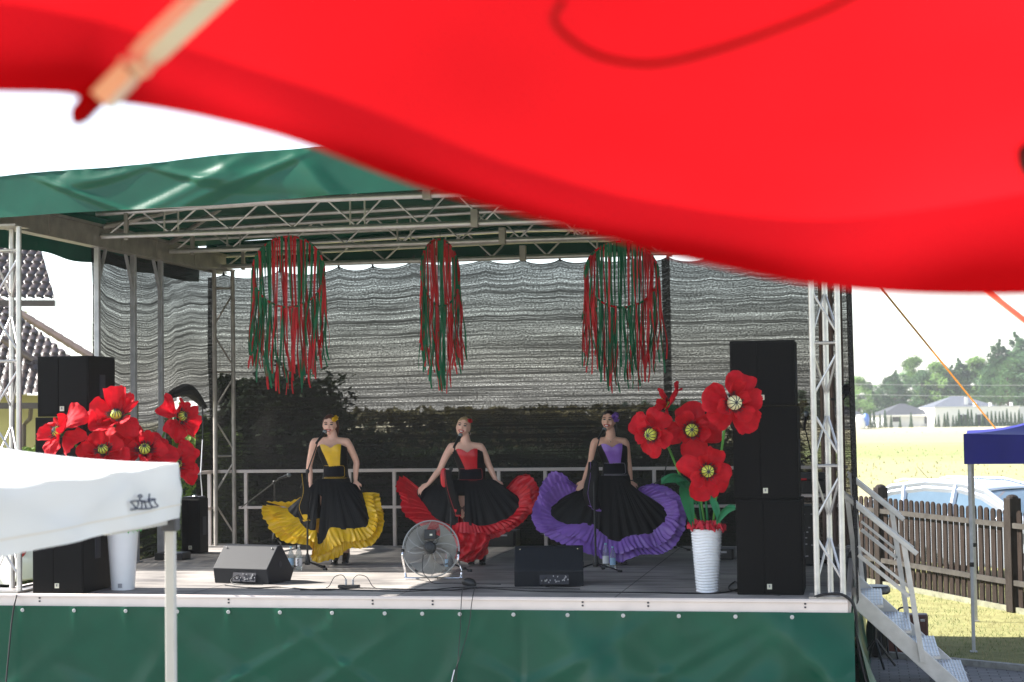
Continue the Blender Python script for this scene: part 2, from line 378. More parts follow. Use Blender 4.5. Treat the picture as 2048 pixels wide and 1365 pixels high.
# ------------------------------------------------------------------ far houses
wallw = mat('white_render', (.74, .73, .70), .8, 0, .04, 1)
wallg = mat('pale_grey_render', (.55, .56, .56), .8, 0, .05, 1)
roofg = mat('grey_metal_roof', (.045, .048, .055), .75, 0, .15, 2)
roofl = mat('light_grey_roof', (.10, .11, .135), .7, 0, .12, 2)
glassd = mat('dark_window_glass', (.03, .035, .04), .1, 0, .1)
def hip_house(name, label, pxl, pxr, D, wallh, roofh, m_w, m_r, depth=9, wins=(), ridge=.3):
    a = K(pxl, 820, D); b = K(pxr, 820, D); a.z = b.z = 0
    ex = (b-a).normalized(); ey = V((-ex.y, ex.x, 0)); Wd = (b-a).length
    t = thing(name, label, 'house', (a+b)/2)
    P = lambda x, y, z: a+ex*x+ey*y+V((0, 0, z))
    MB().hexa([P(0, 0, 0), P(Wd, 0, 0), P(Wd, depth, 0), P(0, depth, 0), P(0, 0, wallh), P(Wd, 0, wallh), P(Wd, depth, wallh), P(0, depth, wallh)]).build('wall', m_w, t)
    e = .5; r1 = P(Wd*(.5-ridge/2), depth/2, wallh+roofh); r2 = P(Wd*(.5+ridge/2), depth/2, wallh+roofh)
    c = [P(-e, -e, wallh+.01), P(Wd+e, -e, wallh+.01), P(Wd+e, depth+e, wallh+.01), P(-e, depth+e, wallh+.01)]
    rf = MB().add(c+[r1, r2], [(0, 1, 5, 4), (1, 2, 5), (2, 3, 4, 5), (3, 0, 4), (3, 2, 1, 0)]).build('roof', m_r, t)
    MB().hexa([P(-e, -e-.06, wallh-.2), P(Wd+e, -e-.06, wallh-.2), P(Wd+e, -e+.06, wallh-.2), P(-e, -e+.06, wallh-.2), P(-e, -e-.06, wallh+.05), P(Wd+e, -e-.06, wallh+.05), P(Wd+e, -e+.06, wallh+.05), P(-e, -e+.06, wallh+.05)]).build('fascia', wallw, t)
    for wx, wz, ww, wh in wins:
        f = MB().hexa([P(wx-.06, -.05, wz-.06), P(wx+ww+.06, -.05, wz-.06), P(wx+ww+.06, .02, wz-.06), P(wx-.06, .02, wz-.06), P(wx-.06, -.05, wz+wh+.06), P(wx+ww+.06, -.05, wz+wh+.06), P(wx+ww+.06, .02, wz+wh+.06), P(wx-.06, .02, wz+wh+.06)]).build('window', m_w, t)
        MB().quad(P(wx, -.06, wz), P(wx+ww, -.06, wz), P(wx+ww, -.06, wz+wh), P(wx, -.06, wz+wh)).build('pane', glassd, f)
    return t, P, Wd
hip_house('bungalow', 'small bungalow with a dark hipped roof left of the white house', 1768, 1867, 255, 1.75, 1.7, wallg, roofg, wins=((1.2, .8, 1.0, .7), (5.8, .5, .8, 1.1)), ridge=.1)
t, P, Wd = hip_house('grey_roofed_house', 'house with a light grey hipped roof rising behind the white building', 1862, 1998, 275, 2.6, 2.0, wallw, roofl, ridge=.15)
MB().box(P(Wd*.55, 1.2, 3.6), (.5, .5, 1.6)).build('chimney', wallw, t)
t = thing('white_house', 'long flat-roofed white house with narrow dark windows beyond the field', 'house', K(1955, 820, 250)*1)
t.location.z = 0; a = K(1869, 820, 250); b = K(2038, 820, 250); a.z = b.z = 0; ex = (b-a).normalized(); ey = V((-ex.y, ex.x, 0)); Wd = (b-a).length
P = lambda x, y, z: a+ex*x+ey*y+V((0, 0, z))
def pbox(b_, x0, x1, y0, y1, z0, z1): return b_.hexa([P(x0, y0, z0), P(x1, y0, z0), P(x1, y1, z0), P(x0, y1, z0), P(x0, y0, z1), P(x1, y0, z1), P(x1, y1, z1), P(x0, y1, z1)])
pbox(MB(), 0, Wd, 0, 10, 0, 2.75).build('wall', wallw, t)
pbox(pbox(MB(), -.1, Wd+.1, -.1, .15, 2.75, 2.9), Wd+.12, Wd+3, 0, 8, 0, 2.8).build('parapet', wallg, t)
for px in (1920, 1930, 1957, 1967):
    x = (px-1869)/(2038-1869)*Wd; f = pbox(MB(), x-.36, x+.36, -.05, .02, .1, 1.75).build('window', wallg, t); pbox(MB(), x-.3, x+.3, -.08, -.055, .15, 1.7).build('pane', glassd, f)
for x in (5.9, 8.1, 11.1): pbox(MB(), x, x+.35, 1, 1.4, 2.9, 3.4).build('vent', wallw, t)
hip_house('cottage', 'pale cottage with a grey roof just right of the stage tower', 1668, 1722, 240, 1.9, 1.4, wallw, roofg, ridge=.2)
# little garden trampoline / play house
t = thing('blue_tarp_heap', 'blue and white covered heap in front of the pale cottage', 'tarpaulin', K(1723, 832, 238)); t.location.z = 0
g = t.location
MB().ell(g+V((-.2, 0, .8)), (.9, .7, 1.1), nu=12, nv=8, fn=lambda q: q*(1+.25*noise.noise(q*2))).build('white_cover', wallw, t, smooth=True)
MB().ell(g+V((.6, .1, 1.2)), (.5, .5, .9), nu=12, nv=8, fn=lambda q: q*(1+.25*noise.noise(q*3))).build('blue_cover', mat('blue_tarp', (.10, .20, .55), .5), t, smooth=True)
# power lines
for i, (ya, yb) in enumerate(((764, 768), (783, 791))):
    a = K(1400, ya-3, 235); b = K(2200, yb+2, 235); pts = [a.lerp(b, k/20)-V((0, 0, 1.2*(1-(2*k/20-1)**2)*.25)) for k in range(21)]
    tag(MB().tube(pts, .03, 4).build('power_line', mat('pale_cable', (.6, .6, .6), .5), loc=a), ['upper', 'lower'][i]+' pale overhead wire crossing in front of the far trees', 'power line', 'overhead wires')

# ------------------------------------------------------------------ left house with tiled roof
tile = mat('brown_roof_tile', (.035, .022, .02), .33, 0, .35, 5, bump=.2)
ochre = mat('ochre_render', (.42, .38, .16), .85, 0, .08, 2)
gutm = mat('brown_gutter', (.05, .035, .03), .4)
DH = 38.0
t = thing('tiled_house', 'house with wavy dark brown tiled roofs beyond the left side of the stage', 'house', K(0, 900, DH)); t.location.z = 0
def tiled(px_quad, name, Dq, nu, nv):
    a, b, c, d = [K(x, y, Dk) for (x, y), Dk in zip(px_quad, Dq)] # a top-left b top-right c bottom-right d bottom-left
    nrm = (b-a).cross(d-a).normalized()
    if nrm.dot(FW) > 0: nrm = -nrm
    def fn(u, v):
        # u along d->c direction measured at the eave so that tiles stay the same width
        e = d.lerp(c, u); tp = a.lerp(b, u); p = tp.lerp(e, v)
        along = (p-d).dot((c-d).normalized()); down = (p-a).dot(((d-a)-(c-d).normalized()*(d-a).dot((c-d).normalized())).normalized())
        pr = abs(math.sin(along*math.pi/.19))**.7*.05
        st = (down/.27) % 1.0
        return p+nrm*(pr+st*.045)
    return MB().grid(fn, nu, nv).build(name, tile, t, smooth=True, ang=60)
tiled([(-90, 470), (76, 480), (110, 600), (-90, 596)], 'upper_roof', (40, 40, 38, 38), 150, 90)
tiled([(-60, 572), (-10, 598), (214, 775), (-60, 806)], 'lower_roof', (41, 41, 38, 38), 220, 130)
rd = MB()
for k in range(11):
    a = K(-14+19*k, 594+11.6*k, 40.9-.12*k); b = K(-14+19*(k+1)+3, 594+11.6*(k+1)+2, 40.8-.12*k); rd.tube([a, b], [.075, .095], 9)
rd.build('ridge_tiles', mat('ridge_tile', (.14, .10, .085), .4, 0, .2, 5), t, smooth=True)
rd = MB()
for k in range(10):
    a = K(-30+17*k, 655+11.5*k, 38.9); b = K(-30+17*(k+1)+3, 655+11.5*(k+1)+2, 38.9); rd.tube([a, b], [.07, .09], 9)
rd.build('ridge_tiles', MATS['ridge_tile'], t, smooth=True)
MB().beam(K(-90, 607, 37.8), K(110, 607, 37.8), .12, .13).build('gutter', gutm, t)
g2 = MB().beam(K(-90, 812, 37.8), K(212, 812, 37.8), .12, .13)
g2.tube([K(62, 815, 37.8), K(60, 838, 38), K(48, 850, 38.3), K(46, 1000, 38.4)], .05, 7)
g2.build('gutter', gutm, t)
b = MB(); a = K(-120, 800, 38.8); c = K(200, 800, 38.8); dd = V((FW.x, FW.y, 0)).normalized()*4
b.hexa([V((a.x, a.y, 0)), V((c.x, c.y, 0)), V((c.x, c.y, 0))+dd, V((a.x, a.y, 0))+dd, a+V((0, 0, .1)), c+V((0, 0, .1)), c+dd, a+dd]); b.build('wall', ochre, t)
b = MB(); a = K(-160, 480, 41.3); c = K(-40, 604, 41.3)
b.hexa([V((a.x, a.y, 3)), V((c.x, c.y, 3)), V((c.x, c.y, 3))+dd, V((a.x, a.y, 3))+dd, V((a.x, a.y, c.z)), V((c.x, c.y, c.z)), V((c.x, c.y, c.z))+dd, V((a.x, a.y, c.z))+dd]); b.build('upper_wall', ochre, t)

# ------------------------------------------------------------------ stage platform
Z0 = 1.1
def deck_mat():
    mt = bpy.data.materials.new('grey_stage_plywood'); mt.use_nodes = True; n = mt.node_tree; L = n.links
    b = n.nodes['Principled BSDF']; b.inputs['Roughness'].default_value = .6; b.inputs['Specular IOR Level'].default_value = .25
    g = n.nodes.new('ShaderNodeNewGeometry'); mp = n.nodes.new('ShaderNodeMapping'); mp.inputs['Scale'].default_value = (.7, 9, 1); L.new(g.outputs['Position'], mp.inputs[0])
    a = n.nodes.new('ShaderNodeTexNoise'); a.inputs['Scale'].default_value = 2; a.inputs['Detail'].default_value = 7; L.new(mp.outputs[0], a.inputs[0])
    c = n.nodes.new('ShaderNodeTexNoise'); c.inputs['Scale'].default_value = 1.3; c.inputs['Detail'].default_value = 6; L.new(g.outputs['Position'], c.inputs[0])
    mx = n.nodes.new('ShaderNodeMath'); mx.operation = 'MULTIPLY'; L.new(a.outputs[0], mx.inputs[0]); L.new(c.outputs[0], mx.inputs[1])
    cr = n.nodes.new('ShaderNodeValToRGB'); e = cr.color_ramp.elements; e[0].position = .12; e[0].color = (.13, .122, .122, 1); e[1].position = .38; e[1].color = (.47, .435, .40, 1)
    L.new(mx.outputs[0], cr.inputs[0])
    br = n.nodes.new('ShaderNodeTexBrick'); L.new(g.outputs['Position'], br.inputs[0]); br.offset = 0
    br.inputs['Color1'].default_value = br.inputs['Color2'].default_value = (1, 1, 1, 1); br.inputs['Mortar'].default_value = (.25, .25, .25, 1)
    br.inputs['Scale'].default_value = 1; br.inputs['Brick Width'].default_value = 2.0; br.inputs['Row Height'].default_value = .6; br.inputs['Mortar Size'].default_value = .006
    m2 = n.nodes.new('ShaderNodeVectorMath'); m2.operation = 'MULTIPLY'; L.new(cr.outputs[0], m2.inputs[0]); L.new(br.outputs[0], m2.inputs[1]); L.new(m2.outputs[0], b.inputs['Base Color'])
    return mt
st = thing('stage_platform', 'raised grey stage platform with aluminium edge and green tarpaulin skirt', 'stage', (0, 0, 0))
MB().box((4, 3.01, 1.045), (8, 5.98, .11)).build('deck', deck_mat(), st)
tm = mat('edge_trim_aluminium', (.80, .70, .64), .5, .1, .05, 5)
tr = MB().box((4, -.02, 1.045), (8.06, .05, .118)).box((8.03, 3.0, 1.045), (.05, 6.0, .118)).box((-.03, 3, 1.045), (.05, 6, .118)).box((4, -.052, 1.085), (8.06, .012, .02))
tp_ = tr.build('edge_trim', tm, st, bevel=.003)
rv = MB()
for px in (79, 336, 457, 745, 865, 1165, 1296, 1610):
    for dz in (1.065, 1.035):
        p = ony(px, 1195, -.05); rv.box((p.x, -.0475, dz), (.016, .008, .014))
rv.build('rivets', ink, tp_)
# green skirt
def ridge(p): return 1-abs(noise.noise(p))*2
gx = [ony(px, 1210, -.06).x for px in (48, 151, 254, 357, 459, 562, 666, 771, 846, 921, 1028, 1136, 1247, 1358, 1471, 1584)]
def skirt(u, v):
    x = -.12+8.2*u; z = .993-.983*v
    d = .03*v*max(0, 1-abs(noise.noise(V((x*.7+z*1.0, z*.5, 1))))*9)+.03*v*max(0, 1-abs(noise.noise(V((x*.7-z*1.0, z*.5, 5))))*9)+.03*v*noise.noise(V((x*.9, z*.8, 5)))
    for g in gx:
        d += .012*math.exp(-((x-g)/(.03+.16*v))**2)*math.exp(-v*3)
    if x > 5.2: d += min(1, (x-5.2)/1.2)*.22*v*max(0, math.sin((x-5.6)*2.9+z*2.2))**3+min(1, (x-5.2)/1.2)*.07*v*max(0, math.sin((x-5.2)*4.3-z*3.1))**4*(1+.5*math.sin(z*5+x)) + .05*v*ridge(V((x*1.3-z*1.2, z, 8)))
    return V((x, -.062-d*1.3, z))
sk = MB().grid(skirt, 260, 34).build('skirt', tarp, st, smooth=True, ang=180)
def sk2(u, v):
    y = -.05+6.0*u; z = .993-.983*v
    return V((8.07+.10*v+.05*v*math.sin(y*5+z*2)+.03*v*noise.noise(V((y*2, z*2, 0)))+.22*v*v*math.exp(-((y-.2)/.45)**2), y-.06*v, z))
MB().grid(sk2, 90, 20).build('side_skirt', tarp, st, smooth=True, ang=180)
MB().grid(lambda u, v: V((-.09-.04*v+.02*math.sin(u*40)*v, -.05+6.1*u, .993-.983*v)), 60, 8).grid(lambda u, v: V((-.09+8.2*u, 6.06+.02*math.sin(u*50)*v, .993-.983*v)), 60, 8).build('rear_skirt', tarp, st, smooth=True, ang=180)
gr = mat('white_grommet', (.52, .52, .50), .4, .3)
for g in gx:
    MB().lathe([(.0, 0), (.018, .002), (.018, .007), (.011, .009), (.007, .003), (0, .003)], (0, 0, 0), 12).xf(Matrix.Translation((g, -.088, .955)) @ Matrix.Rotation(R(90), 4, 'X')).build('grommet', gr, sk, smooth=True)

# ------------------------------------------------------------------ roof
rf = thing('stage_roof', 'green tarpaulin stage roof on open aluminium trusses', 'stage roof', (0, 0, 4.7))
def rise(x): return .13*(1-abs(x-4.1)/4.4)
def fy0(x): return -.06-(x+.35)*.105
def val(u, v):
    x = -.42+8.95*u; zt = 5.045+rise(x)+.01*math.sin(x*3); zb = 4.655+.01*math.sin(x*2)+.012*x
    z = zt+(zb-zt)*v
    cr1 = max(0, 1-abs(noise.noise(V((x*.75+z*1.5, z*.8, 3))))*11); cr2 = max(0, 1-abs(noise.noise(V((x*.8-z*1.7, z*.7, 9))))*11); d = .036*cr1*min(1, v*2.5)+.036*cr2*min(1, v*2.5)+.02*noise.noise(V((x*1.1, z*1.2, 6)))+.012*noise.noise(V((x*9, z*6, 1)))*max(0, 1-v*5)
    return V((x, fy0(x)-d-.03*v, z))
MB().grid(val, 240, 22).build('front_valance', tarp, rf, smooth=True, ang=180)
def top(u, v):
    x = -.42+8.95*u; y = fy0(x)+(6.5-fy0(x))*v
    return V((x, y, 5.045+rise(x)+.01*math.sin(x*3)+.05*math.sin(math.pi*v)-.02*ridge(V((x, y*.8, 0)))))
MB().grid(top, 100, 60).build('roof_tarp', tarp_shade, rf, smooth=True, ang=180)
def lv(u, v):
    y = -.05+6.55*u; zt = 5.05+rise(-.42); zb = 4.53+.015*math.sin(y*4)
    return V((-.42+.03*math.sin(y*3+v*2)*v, y, zt+.07+(zb-zt-.07)*v))
MB().grid(lv, 80, 10).build('side_valance', tarp_shade, rf, smooth=True, ang=180)
def rv_(u, v):
    y = fy0(8.5)+(6.5-fy0(8.5))*u; zt = 5.05+rise(8.53); return V((8.53+.03*math.sin(y*3)*v, y, zt+(4.53-zt)*v))
MB().grid(rv_, 80, 10).build('side_valance', tarp_shade, rf, smooth=True, ang=180)
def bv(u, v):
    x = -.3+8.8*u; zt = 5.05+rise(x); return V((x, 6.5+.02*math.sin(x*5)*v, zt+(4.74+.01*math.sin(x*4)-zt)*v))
MB().grid(bv, 100, 8).build('rear_valance', tarp_shade, rf, smooth=True, ang=180)
for x in (0, 8):
    b = MB().beam((x, -.0, 4.74), (x, 6.3, 4.74), .1, .2).beam((x, .0, 4.86), (x, 6.3, 4.86), .13, .03).beam((x, 0, 4.63), (x, 6.3, 4.63), .13, .02)
    for y in (1.2, 3.0, 4.0, 5.2): b.box((x, y, 4.74), (.115, .03, .22))
    b.build('side_beam', alu_d, rf)
for ti, (Y, zc) in enumerate(((-.02, 4.74), (2.43, 4.74), (4.36, 4.745), (6.12, 4.70))):
    b = MB(); b.tube([(0.06, Y, zc), (7.94, Y, zc)], .032, 10)
    b.tube([(x*.5, Y, zc+.24+rise(x*.5)*.8) for x in range(0, 17)], .026, 8)
    b.tube([(x*.5, Y+.28, zc+.16+rise(x*.5)*.5) for x in range(0, 17)], .024, 8)
    n = 11
    for k in range(n):
        xa = .15+7.7*k/n; xb = .15+7.7*(k+1)/n; xm = (xa+xb)/2; h = .22+rise(xm)*.8
        b.tube([(xa, Y, zc+.02), (xm-.05, Y, zc+h)], .0115, 6); b.tube([(xm+.05, Y, zc+h), (xb, Y, zc+.02)], .0115, 6)
        if k % 3 == 1:
            for dx in (-.06, .10): b.tube([(xa+dx, Y, zc), (xa+dx, Y, zc+.24+rise(xa)*.8)], .012, 6)
    b.build('roof_truss', alu, rf, smooth=True)
    c = MB()
    for x in (4.35-ti*.1, ): c.box((x, Y-.02, zc+.05), (.075, .085, .19))
    for x in (.35, 5.9): c.box((x, Y, zc+.10), (.045, .045, .3))
    c.build('clamp', alu_d, rf, bevel=.004)
for x, za in ((1.2, .18), (3.3, .3), (5.3, .3), (7.2, .18)):
    MB().tube([(x, .1, 4.92+za), (x, 3, 5.05+za), (x, 6.2, 4.92+za)], .025, 8).build('purlin', alu_d, rf, smooth=True)
for a, b_ in (((.05, 2.5, 4.85), (1.2, 3.2, 5.2)), ((.05, 4.4, 4.85), (1.2, 3.4, 5.2)), ((.1, .3, 4.9), (1.3, 1.6, 5.2)), ((7.9, 4.4, 4.85), (6.8, 3.4, 5.2))):
    MB().tube([a, b_], .03, 8).build('brace', alu_d, rf, smooth=True)

# ------------------------------------------------------------------ towers and posts
def tower(label, cs, zb, zt, m_=alu, r=.027):
    c = V((sum(p[0] for p in cs)/3, sum(p[1] for p in cs)/3, zb)); t = thing('truss_tower', label, 'truss tower', c, 'upright truss towers at the stage corners')
    for x, y in cs: MB().tube([(x, y, zb), (x, y, zt)], r, 12).build('chord', m_, t, smooth=True)
    br = MB(); H = zt-zb-.3; n = 6
    for i in range(3):
        a = V((*cs[i], 0)); b = V((*cs[(i+1) % 3], 0))
        for k in range(n):
            z1 = zb+.15+H*k/n; z2 = zb+.15+H*(k+.72)/n
            if (k+i) % 2: br.tube([a+V((0, 0, z1)), b+V((0, 0, z2))], .0115, 6)
            else: br.tube([b+V((0, 0, z1)), a+V((0, 0, z2))], .0115, 6)
            if k % 2 == 1: br.tube([a+V((0, 0, zb+.15+H*(k+.86)/n)), b+V((0, 0, zb+.15+H*(k+.86)/n))], .012, 6)
    br.build('lattice', m_, t, smooth=True)
    MB().box(c+V((0, 0, .012)), (.36, .34, .02)).build('base_plate', alu_d, t)
    MB().box((c.x, c.y, zt+.01), (.3, .3, .02)).build('top_plate', alu_d, t)
    return t
tower('front right truss tower in bright aluminium beside the stairs', [(7.77, .06), (7.99, .06), (7.88, .28)], 1.102, 4.62)
tower('front left truss tower in bright aluminium at the left frame edge', [(.03, .06), (.285, .06), (.10, .28)], 1.102, 4.60)
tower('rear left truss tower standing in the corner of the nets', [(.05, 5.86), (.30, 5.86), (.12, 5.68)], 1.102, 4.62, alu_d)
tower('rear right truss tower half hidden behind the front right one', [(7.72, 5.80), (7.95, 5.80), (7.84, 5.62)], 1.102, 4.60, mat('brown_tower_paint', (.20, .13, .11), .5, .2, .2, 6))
for Y, l, wd in ((2.45, 'first steel post under the left roof beam, nearest the front tower', .055), (3.42, 'second steel post under the left roof beam, with a thicker lower half', .06), (4.22, 'third steel post under the left roof beam, nearest the torn net', .055)):
    t = thing('roof_post', l, 'post', (0, Y, 1.1), 'steel posts under the left roof beam')
    MB().beam((0, Y, 1.11), (0, Y, 4.62), wd, wd, (0, 1, 0)).build('upper_tube', galv, t, bevel=.004)
    if Y > 3: MB().beam((0, Y, 1.11), (0, Y, 2.62), wd+.03, wd+.03, (0, 1, 0)).build('lower_sleeve', galv, t, bevel=.004)
    MB().beam((0, Y+(.22 if Y < 3 else -.22), 4.62), (0, Y, 4.2), .03, .03).build('knee_brace', galv, t)
    MB().box((0, Y, 1.108), (.14, .14, .012)).build('foot_plate', galv, t)

# ------------------------------------------------------------------ guard rails
railm = mat('pale_rail', (.56, .50, .48), .45, .3, .08, 5)
t = thing('guard_rail', 'pale metal guard rail along the back edge of the stage', 'railing', (4, 5.9, 1.1))
MB().beam((.0, 5.9, 2.05), (8, 5.9, 2.05), .04, .04).build('top_rail', railm, t, bevel=.003)
MB().beam((.35, 5.9, 1.59), (8, 5.9, 1.59), .035, .035).build('middle_rail', railm, t, bevel=.003)
for px in (492, 700, 789, 998, 1091, 1309, 1520):
    x = ony(px, 1000, 5.9).x; MB().beam((x, 5.905, 1.1), (x, 5.905, 2.03), .042, .042, (0, 1, 0)).build('post', railm, t, bevel=.003)
t = thing('guard_rail', 'short guard rail across the torn gap at the left stage side', 'railing', (0, 5.2, 1.1))
MB().beam((.02, 4.5, 2.05), (.02, 5.8, 2.05), .04, .04).build('top_rail', railm, t)
MB().beam((.02, 5.45, 1.59), (.02, 5.8, 1.59), .035, .035).build('middle_rail', railm, t)
MB().beam((.02, 5.73, 1.1), (.02, 5.73, 2.03), .042, .042, (0, 1, 0)).build('post', railm, t)

# ------------------------------------------------------------------ shade nets
NETK = .20
def net_mat(name, axis):
    mt = bpy.data.materials.new(name); mt.use_nodes = True; n = mt.node_tree; L = n.links
    for x in list(n.nodes): n.nodes.remove(x)
    out = n.nodes.new('ShaderNodeOutputMaterial'); uv = n.nodes.new('ShaderNodeUVMap')
    def nz(sc, detail, rough, vec):
        mp = n.nodes.new('ShaderNodeMapping'); mp.inputs['Scale'].default_value = vec; L.new(uv.outputs[0], mp.inputs[0])
        a = n.nodes.new('ShaderNodeTexNoise'); a.inputs['Scale'].default_value = sc; a.inputs['Detail'].default_value = detail; a.inputs['Roughness'].default_value = rough
        L.new(mp.outputs[0], a.inputs[0]); return a.outputs[0]
    fine = nz(40, 2.0, .8, (1, 1.9, 1)); st1 = nz(1, 7, .75, (.5, 26, 1)); st2 = nz(1, 2, .5, (1.2, 3.2, 1)); lines = nz(1, 4, .8, (.15, 42, 1))
    def mr(s, a, b, c, d):
        q = n.nodes.new('ShaderNodeMapRange'); L.new(s, q.inputs[0])
        for i, x in enumerate((a, b, c, d)): q.inputs[i+1].default_value = x
        return q.outputs[0]
    def mm(op, a, b):
        q = n.nodes.new('ShaderNodeMath'); q.operation = op
        for i, x in enumerate((a, b)):
            if isinstance(x, (int, float)): q.inputs[i].default_value = x
            else: L.new(x, q.inputs[i])
        return q.outputs[0]
    f = mr(fine, .42, .62, .25, 1.3); s = mr(st1, .40, .60, .25, 1.3); l = mr(lines, .40, .57, .08, 1.45); s2 = mr(st2, .3, .7, .8, 1.2)
    fac = mm('MULTIPLY', mm('MULTIPLY', mm('MULTIPLY', f, s), l), s2); fac = mm('MULTIPLY', fac, NETK); fac = mm('ADD', fac, .012)
    q = n.nodes.new('ShaderNodeClamp'); L.new(fac, q.inputs[0])
    tr_ = n.nodes.new('ShaderNodeBsdfTransparent'); df = n.nodes.new('ShaderNodeBsdfDiffuse'); df.inputs[0].default_value = (.034, .032, .031, 1)
    ms = n.nodes.new('ShaderNodeMixShader'); L.new(q.outputs[0], ms.inputs[0]); L.new(df.outputs[0], ms.inputs[1]); L.new(tr_.outputs[0], ms.inputs[2]); L.new(ms.outputs[0], out.inputs[0])
    return mt
def net_mesh(name, fn, nu, nv, uvf, m_, skip=None, parent=None):
    vs = [fn(i/nu, j/nv) for j in range(nv+1) for i in range(nu+1)]; fs = []
    for j in range(nv):
        for i in range(nu):
            if skip and skip((i+.5)/nu, (j+.5)/nv): continue
            fs.append((j*(nu+1)+i, j*(nu+1)+i+1, (j+1)*(nu+1)+i+1, (j+1)*(nu+1)+i))
    o0 = root_loc(parent); me = bpy.data.meshes.new(name); me.from_pydata([tuple(v-o0) for v in vs], [], fs); me.update()
    ul = me.uv_layers.new(name='UVMap')
    for p in me.polygons:
        p.use_smooth = True
        for li in p.loop_indices:
            vi = me.loops[li].vertex_index; ul.data[li].uv = uvf((vi % (nu+1))/nu, (vi//(nu+1))/nv)
    me.materials.append(m_); o = bpy.data.objects.new(name, me); return link(o, parent)
hooks = [(405, 552), (448, 548), (560, 541), (678, 533), (746, 532), (827, 520), (971, 517), (1045, 519), (1120, 518), (1190, 517), (1260, 514), (1335, 513), (1420, 512), (1500, 510), (1580, 508), (1700, 505)]
NY = 6.18
hk = [ony(a, b, NY) for a, b in hooks]
def topz(x):
    for a, b in zip(hk, hk[1:]):
        if x <= b.x:
            t = max(0, (x-a.x)/(b.x-a.x)); return a.z+(b.z-a.z)*t-.085*(4*t*(1-t))**.7*min(1, (b.x-a.x)*1.6)
    return hk[-1].z
def bnet(u, v):
    x = -.16+8.24*u; zt = topz(x); z = zt+(1.0-zt)*v
    return V((x, NY+.05*math.sin(x*1.7+z)*math.sin(v*3.1)+.03*noise.noise(V((x*2, z*1.3, 0))), z))
def buv(u, v):
    x = -.16+8.24*u; zt = topz(x)
    z = zt+(1.0-zt)*v; return (x, z+(1-v)**5*(4.6-3.6*v-z)*.8+.012*noise.noise(V((x*.5, v*3, 4)))+.010*math.sin(x*1.1)*(1-v))
t = thing('shade_net', 'large black shade net hung across the back of the stage', 'net', (4, NY, 1.0))
MATS['dense_net'] = net_mat('dense_net', 0)
net_mesh('net_cloth', bnet, 260, 40, buv, net_mat('black_shade_net', 0), parent=t)
sx_ = ony(1333, 650, NY).x; net_mesh('seam_overlap', lambda u, v: bnet((sx_-.05+.10*u+.16)/8.24, v*.62)+V((0, .012, 0)), 4, 30, lambda u, v: (u*.1+31, 4.6-2.3*v), MATS['dense_net'], parent=t)
b = MB(); b.tube([bnet(i/260, 0) for i in range(261)], .006, 5); b.build('edge_cord', rubber, t)
for h in hk[1:-2]:
    MB().tube([h+V((0, -.01, -.03)), h+V((0, -.02, .03)), h+V((.02, -.03, .05)), V((h.x, 6.12, 4.70))], [.02, .010, .008, .006], 6).build('hook', blackp, t)
# shaded right side net, seen edge on
t = thing('side_net', 'grey net stretched along the right side of the stage, seen almost edge on', 'net', (8.06, 3, 1.0))
net_mesh('net_cloth', lambda u, v: V((8.07+.02*math.sin(u*20)+.03*v, .5+5.6*u, 4.7-3.7*v)), 60, 20, lambda u, v: (u*5.6+20, 4.7-3.7*v), net_mat('grey_side_net', 0), parent=t)
# left net with the torn gap
LX = -.07
hz = onx(372, 800, LX).z; hy0 = onx(341, 900, LX).y; hy1 = onx(405, 900, LX).y
def lnet(u, v):
    yl = 2.42+.12*v; y = yl+(6.15-yl)*u
    zt = onx(182+(437-182)*u, 497+45*u, LX).z+.04*math.sin(u*40)*.3
    z = zt+(1.0-zt)*v
    return V((LX-.03-.05*math.sin(y*3.3+z*.8)-.03*noise.noise(V((y*2, z, 1))), y, z))
def lskip(u, v):
    p = lnet(u, v); return hy0 < p.y < hy1 and p.z < hz+.05*math.sin(p.y*9)
t = thing('shade_net', 'left black shade net with a torn gap over the hedge', 'net', (LX, 4.3, 1.0))
net_mesh('net_cloth', lnet, 110, 60, lambda u, v: (u*3.6+11, (4.7-3.65*v)+.12*math.sin(u*5)+.03*noise.noise(V((u*5, v*2, 2)))), net_mat('black_side_shade_net', 1), lskip, t)
b = MB()
fl = [V((LX-.03, hy0-.03+ (hy1-hy0+.2)*k/14, hz+.03+.09*math.sin(math.pi*k/14)-.12*max(0, (k-8)/6))) for k in range(15)]
b.tube(fl, [.03+.05*math.sin(math.pi*k/14) for k in range(15)], 8); b.build('torn_flap', mat('bunched_net', (.012, .012, .012), .9, 0, .3, 40, bump=.6), t, smooth=True)
MB().tube([onx(404, 800, LX), onx(406, 860, LX), onx(404, 930, LX), onx(401, 960, LX)], .01, 5).build('torn_edge', rubber, t)
tag(MB().tube([V(onx(405, 880, .06)), V(onx(401, 950, .06)), V(onx(404, 985, .06)), V(onx(406, 1040, .06)), V(onx(411, 1080, .1)), V(onx(416, 1098, .16))], .007, 6).build('white_cable', mat('white_cable_plastic', (.75, .75, .78), .4), loc=(.06, 5.6, 1.1)), 'thin white cable hanging beside the torn gap of the left net', 'cable')

